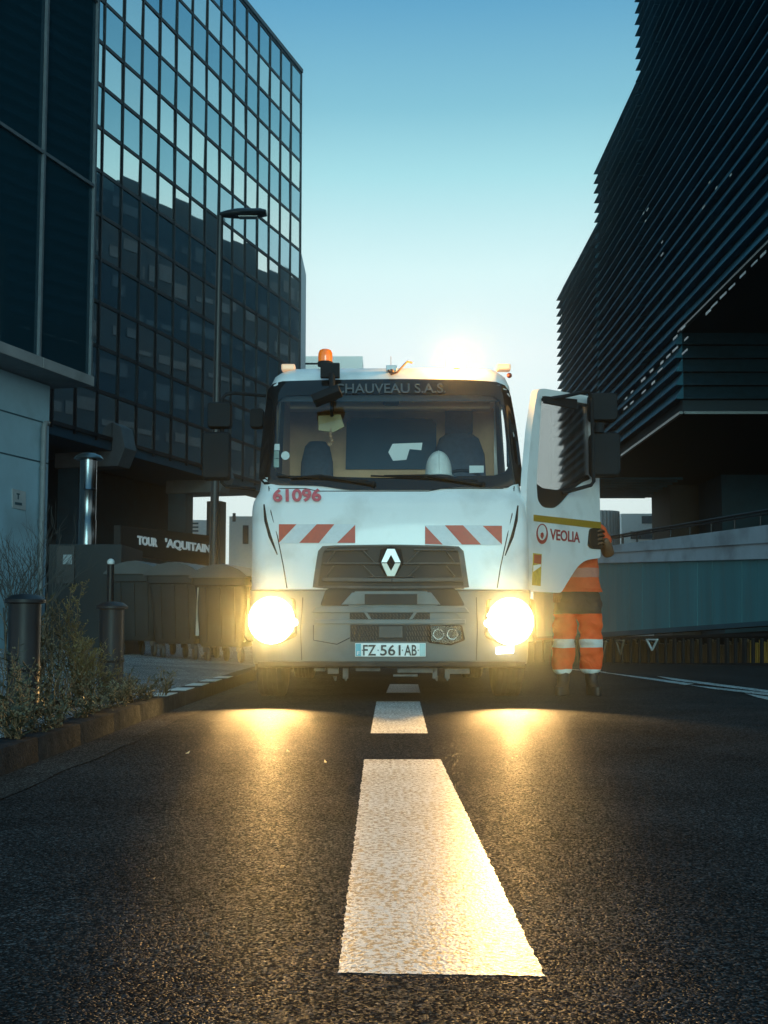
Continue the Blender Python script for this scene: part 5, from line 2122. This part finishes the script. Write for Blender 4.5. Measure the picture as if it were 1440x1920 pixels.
def weed(name, label, x, y, h, stems, spread, kind_='leafy', group='weeds along the kerb', lm=None, seeds=True, lsize=1.0):
    o = thing(name, label, 'plant', (x, y, zpav(x, y) - .005), group)
    st, lf, sd = MB(), MB(), MB()
    for i in range(stems):
        a = random.uniform(0, 6.28)
        lean = random.uniform(.05, 1) * spread
        hh_ = h * random.uniform(.45, 1)
        P = []
        ph = random.uniform(0, 6)
        for k in range(6):
            f = k / 5
            P.append(Vector((math.cos(a) * (lean * f ** 1.4 + .02) + .012 * math.sin(ph + f * 6), math.sin(a) * (lean * f ** 1.4 + .02) + .012 * math.cos(ph + f * 5), hh_ * f)))
        st.tube(P, [.0035, .003, .0028, .0024, .002, .0012], 5, caps=False)
        if kind_ in ('leafy', 'bush'):
            for k in range(9 if kind_ == 'leafy' else 26):
                f = random.uniform(.08, .98)
                q = P[min(4, int(f * 5))].lerp(P[min(5, int(f * 5) + 1)], f * 5 - int(f * 5))
                b = random.uniform(0, 6.28)
                leaf(lf, q, Vector((math.cos(b), math.sin(b), random.uniform(.0, .9))), random.uniform(.03, .085) * lsize, random.uniform(.006, .018) * lsize, random.uniform(-.3, .6))
        if kind_ == 'stalk':
            for k in range(22):
                f = random.uniform(.35, .97)
                q = P[int(f * 5)].lerp(P[int(f * 5) + 1], f * 5 - int(f * 5))
                b = random.uniform(0, 6.28)
                tp_ = q + Vector((math.cos(b) * .07, math.sin(b) * .07, .07)) * random.uniform(.5, 1.4) * (1.6 - f)
                st.tube([q, q.lerp(tp_, .5) + Vector((0, 0, -.01)), tp_], [.0018, .0015, .001], 4, caps=False)
                for j in range(8):
                    r_p = q.lerp(tp_, random.uniform(.3, 1))
                    leaf(lf, r_p, Vector((random.uniform(-1, 1), random.uniform(-1, 1), random.uniform(0, 1))), random.uniform(.014, .03), .007)
        if seeds:
            for k in range(7):
                q = P[-1].lerp(P[3], random.random()) + Vector((random.gauss(0, .016), random.gauss(0, .016), random.gauss(0, .02)))
                sd.ball(q, random.uniform(.003, .0065), 6)
    st.build('stem', M_STEM, o)
    if lf.v:
        lf.build('leaves', lm or M_LEAFD, o, recalc=False)
    if sd.v:
        sd.build('seed_heads', M_SEED, o)
    return o


def at_px(px, py, Y):
    return pt(px, py, Y).x


# tall seed stalk, pale bush and the smaller weeds round the bollards
weed('tall_weed', 'tall feathery seed stalk rising beside the squat bollard', at_px(137, 1300, 8.2), 8.2, .95, 4, .07, 'stalk', lm=M_LEAFP)
weed('tall_weed', 'thin reddish seed stalk to the left of the feathery one', at_px(98, 1300, 8.0), 8.0, .78, 4, .05, 'stalk')
weed('tall_weed', 'tall dry seed stalk nearest the bollard at the frame edge', at_px(78, 1300, 7.8), 7.8, .66, 4, .08, 'stalk')
weed('tall_weed', 'short dry seed stalk in front of the pale tan bush', at_px(172, 1300, 7.7), 7.7, .42, 4, .10, 'stalk', lm=M_LEAFP)
weed('pale_bush', 'pale tan bushy weed lit golden beside the squat bollard', at_px(152, 1320, 8.0), 8.0, .38, 60, .18, 'bush', lm=M_LEAFP, seeds=False, lsize=.8)
weed('pale_bush', 'low grey-green cushion weed at the kerb under the squat bollard', at_px(222, 1325, 8.0), 8.0, .13, 46, .15, 'bush', lm=M('sage_leaf', (.22, .25, .16), .75, var=.3), seeds=False, lsize=.55)
weed('weed', 'small upright weed in front of the squat bollard', at_px(198, 1310, 8.3), 8.3, .30, 14, .12, 'leafy', lm=M_LEAFP)
specs = [(20, 7.6, .42, 16), (62, 7.2, .36, 14), (100, 7.4, .38, 18), (8, 6.4, .40, 16), (40, 6.0, .30, 14), (84, 6.6, .30, 14), (120, 7.0, .24, 14), (150, 7.4, .20, 14), (66, 6.1, .22, 12), (20, 5.6, .26, 14), (112, 7.7, .5, 10), (176, 7.7, .16, 12), (48, 8.4, .5, 12), (240, 8.9, .14, 10)]
for px, Y, h, n in specs:
    weed('weed', 'dark leafy weed in the tangled clump along the kerb', at_px(px, 1330, Y), Y, h * 1.15, max(6, int(n * .6)), h * .35, 'leafy')
for k in range(14):
    Y = 5.2 + k * .26 + random.uniform(-.1, .1)
    weed('weed', 'short weed sprouting low on the verge edge above the gutter', kerb_x(Y) - random.uniform(.05, .22), Y, random.uniform(.10, .22), 8, .09, 'leafy', group='short weeds at the verge edge')
# bare twigs against the pale wall
def shrub(label, x, y, h, n, lean):
    o = thing('bare_shrub', label, 'shrub', (x, y, zpav(x, y) - .01), 'bare shrubs against the wall')
    st = MB()

    def grow(p, d, l, r, depth):
        q = p + d * l
        m_ = p.lerp(q, .5) + Vector((random.uniform(-.03, .03), random.uniform(-.03, .03), 0)) * l * 2
        st.tube([p, m_, q], [r, r * .85, r * .7], 5, caps=False)
        if depth:
            for k in range(random.choice((2, 3))):
                nd = (d + Vector((random.uniform(-.7, .7), random.uniform(-.5, .5), random.uniform(-.1, .5)))).normalized()
                grow(p.lerp(q, random.uniform(.45, 1)), nd, l * random.uniform(.55, .85), r * .62, depth - 1)
    for i in range(n):
        grow(Vector((random.uniform(-.15, .15), random.uniform(-.1, .1), 0)), Vector((random.uniform(-.25, .25) + lean, random.uniform(-.2, .2), 1)).normalized(), h * .42, .011, 4)
    st.build('branches', M('bare_twig', (.05, .055, .055), .8, var=.3), o)


shrub('bare shrub reaching up the drain pipe on the pale wall', at_px(72, 1150, 15.5), 15.5, 1.7, 5, .0)
shrub('bare arching shrub in front of the pale wall at the frame edge', at_px(5, 1150, 12.5), 12.5, 1.25, 5, .15)

# ------------------------------------------------------------------ air: thin haze added to make the lamps glow, in place of lens bloom
hz_ = MB().box2((-60, -20, -3), (60, 180, 48)).build('haze', None)
hm_ = bpy.data.materials.new('haze')
hm_.use_nodes = True
hn_ = hm_.node_tree.nodes
hn_.remove(hn_['Principled BSDF'])
pv = hn_.new('ShaderNodeVolumePrincipled')
pv.inputs['Color'].default_value = (.70, .92, 1.0, 1)
pv.inputs['Density'].default_value = 0.0012
pv.inputs['Anisotropy'].default_value = 0.978
hm_.node_tree.links.new(pv.outputs[0], hn_['Material Output'].inputs['Volume'])
hm_.cycles.homogeneous_volume = True
hz_.data.materials.clear()
hz_.data.materials.append(hm_)
hz_['kind'] = 'stuff'
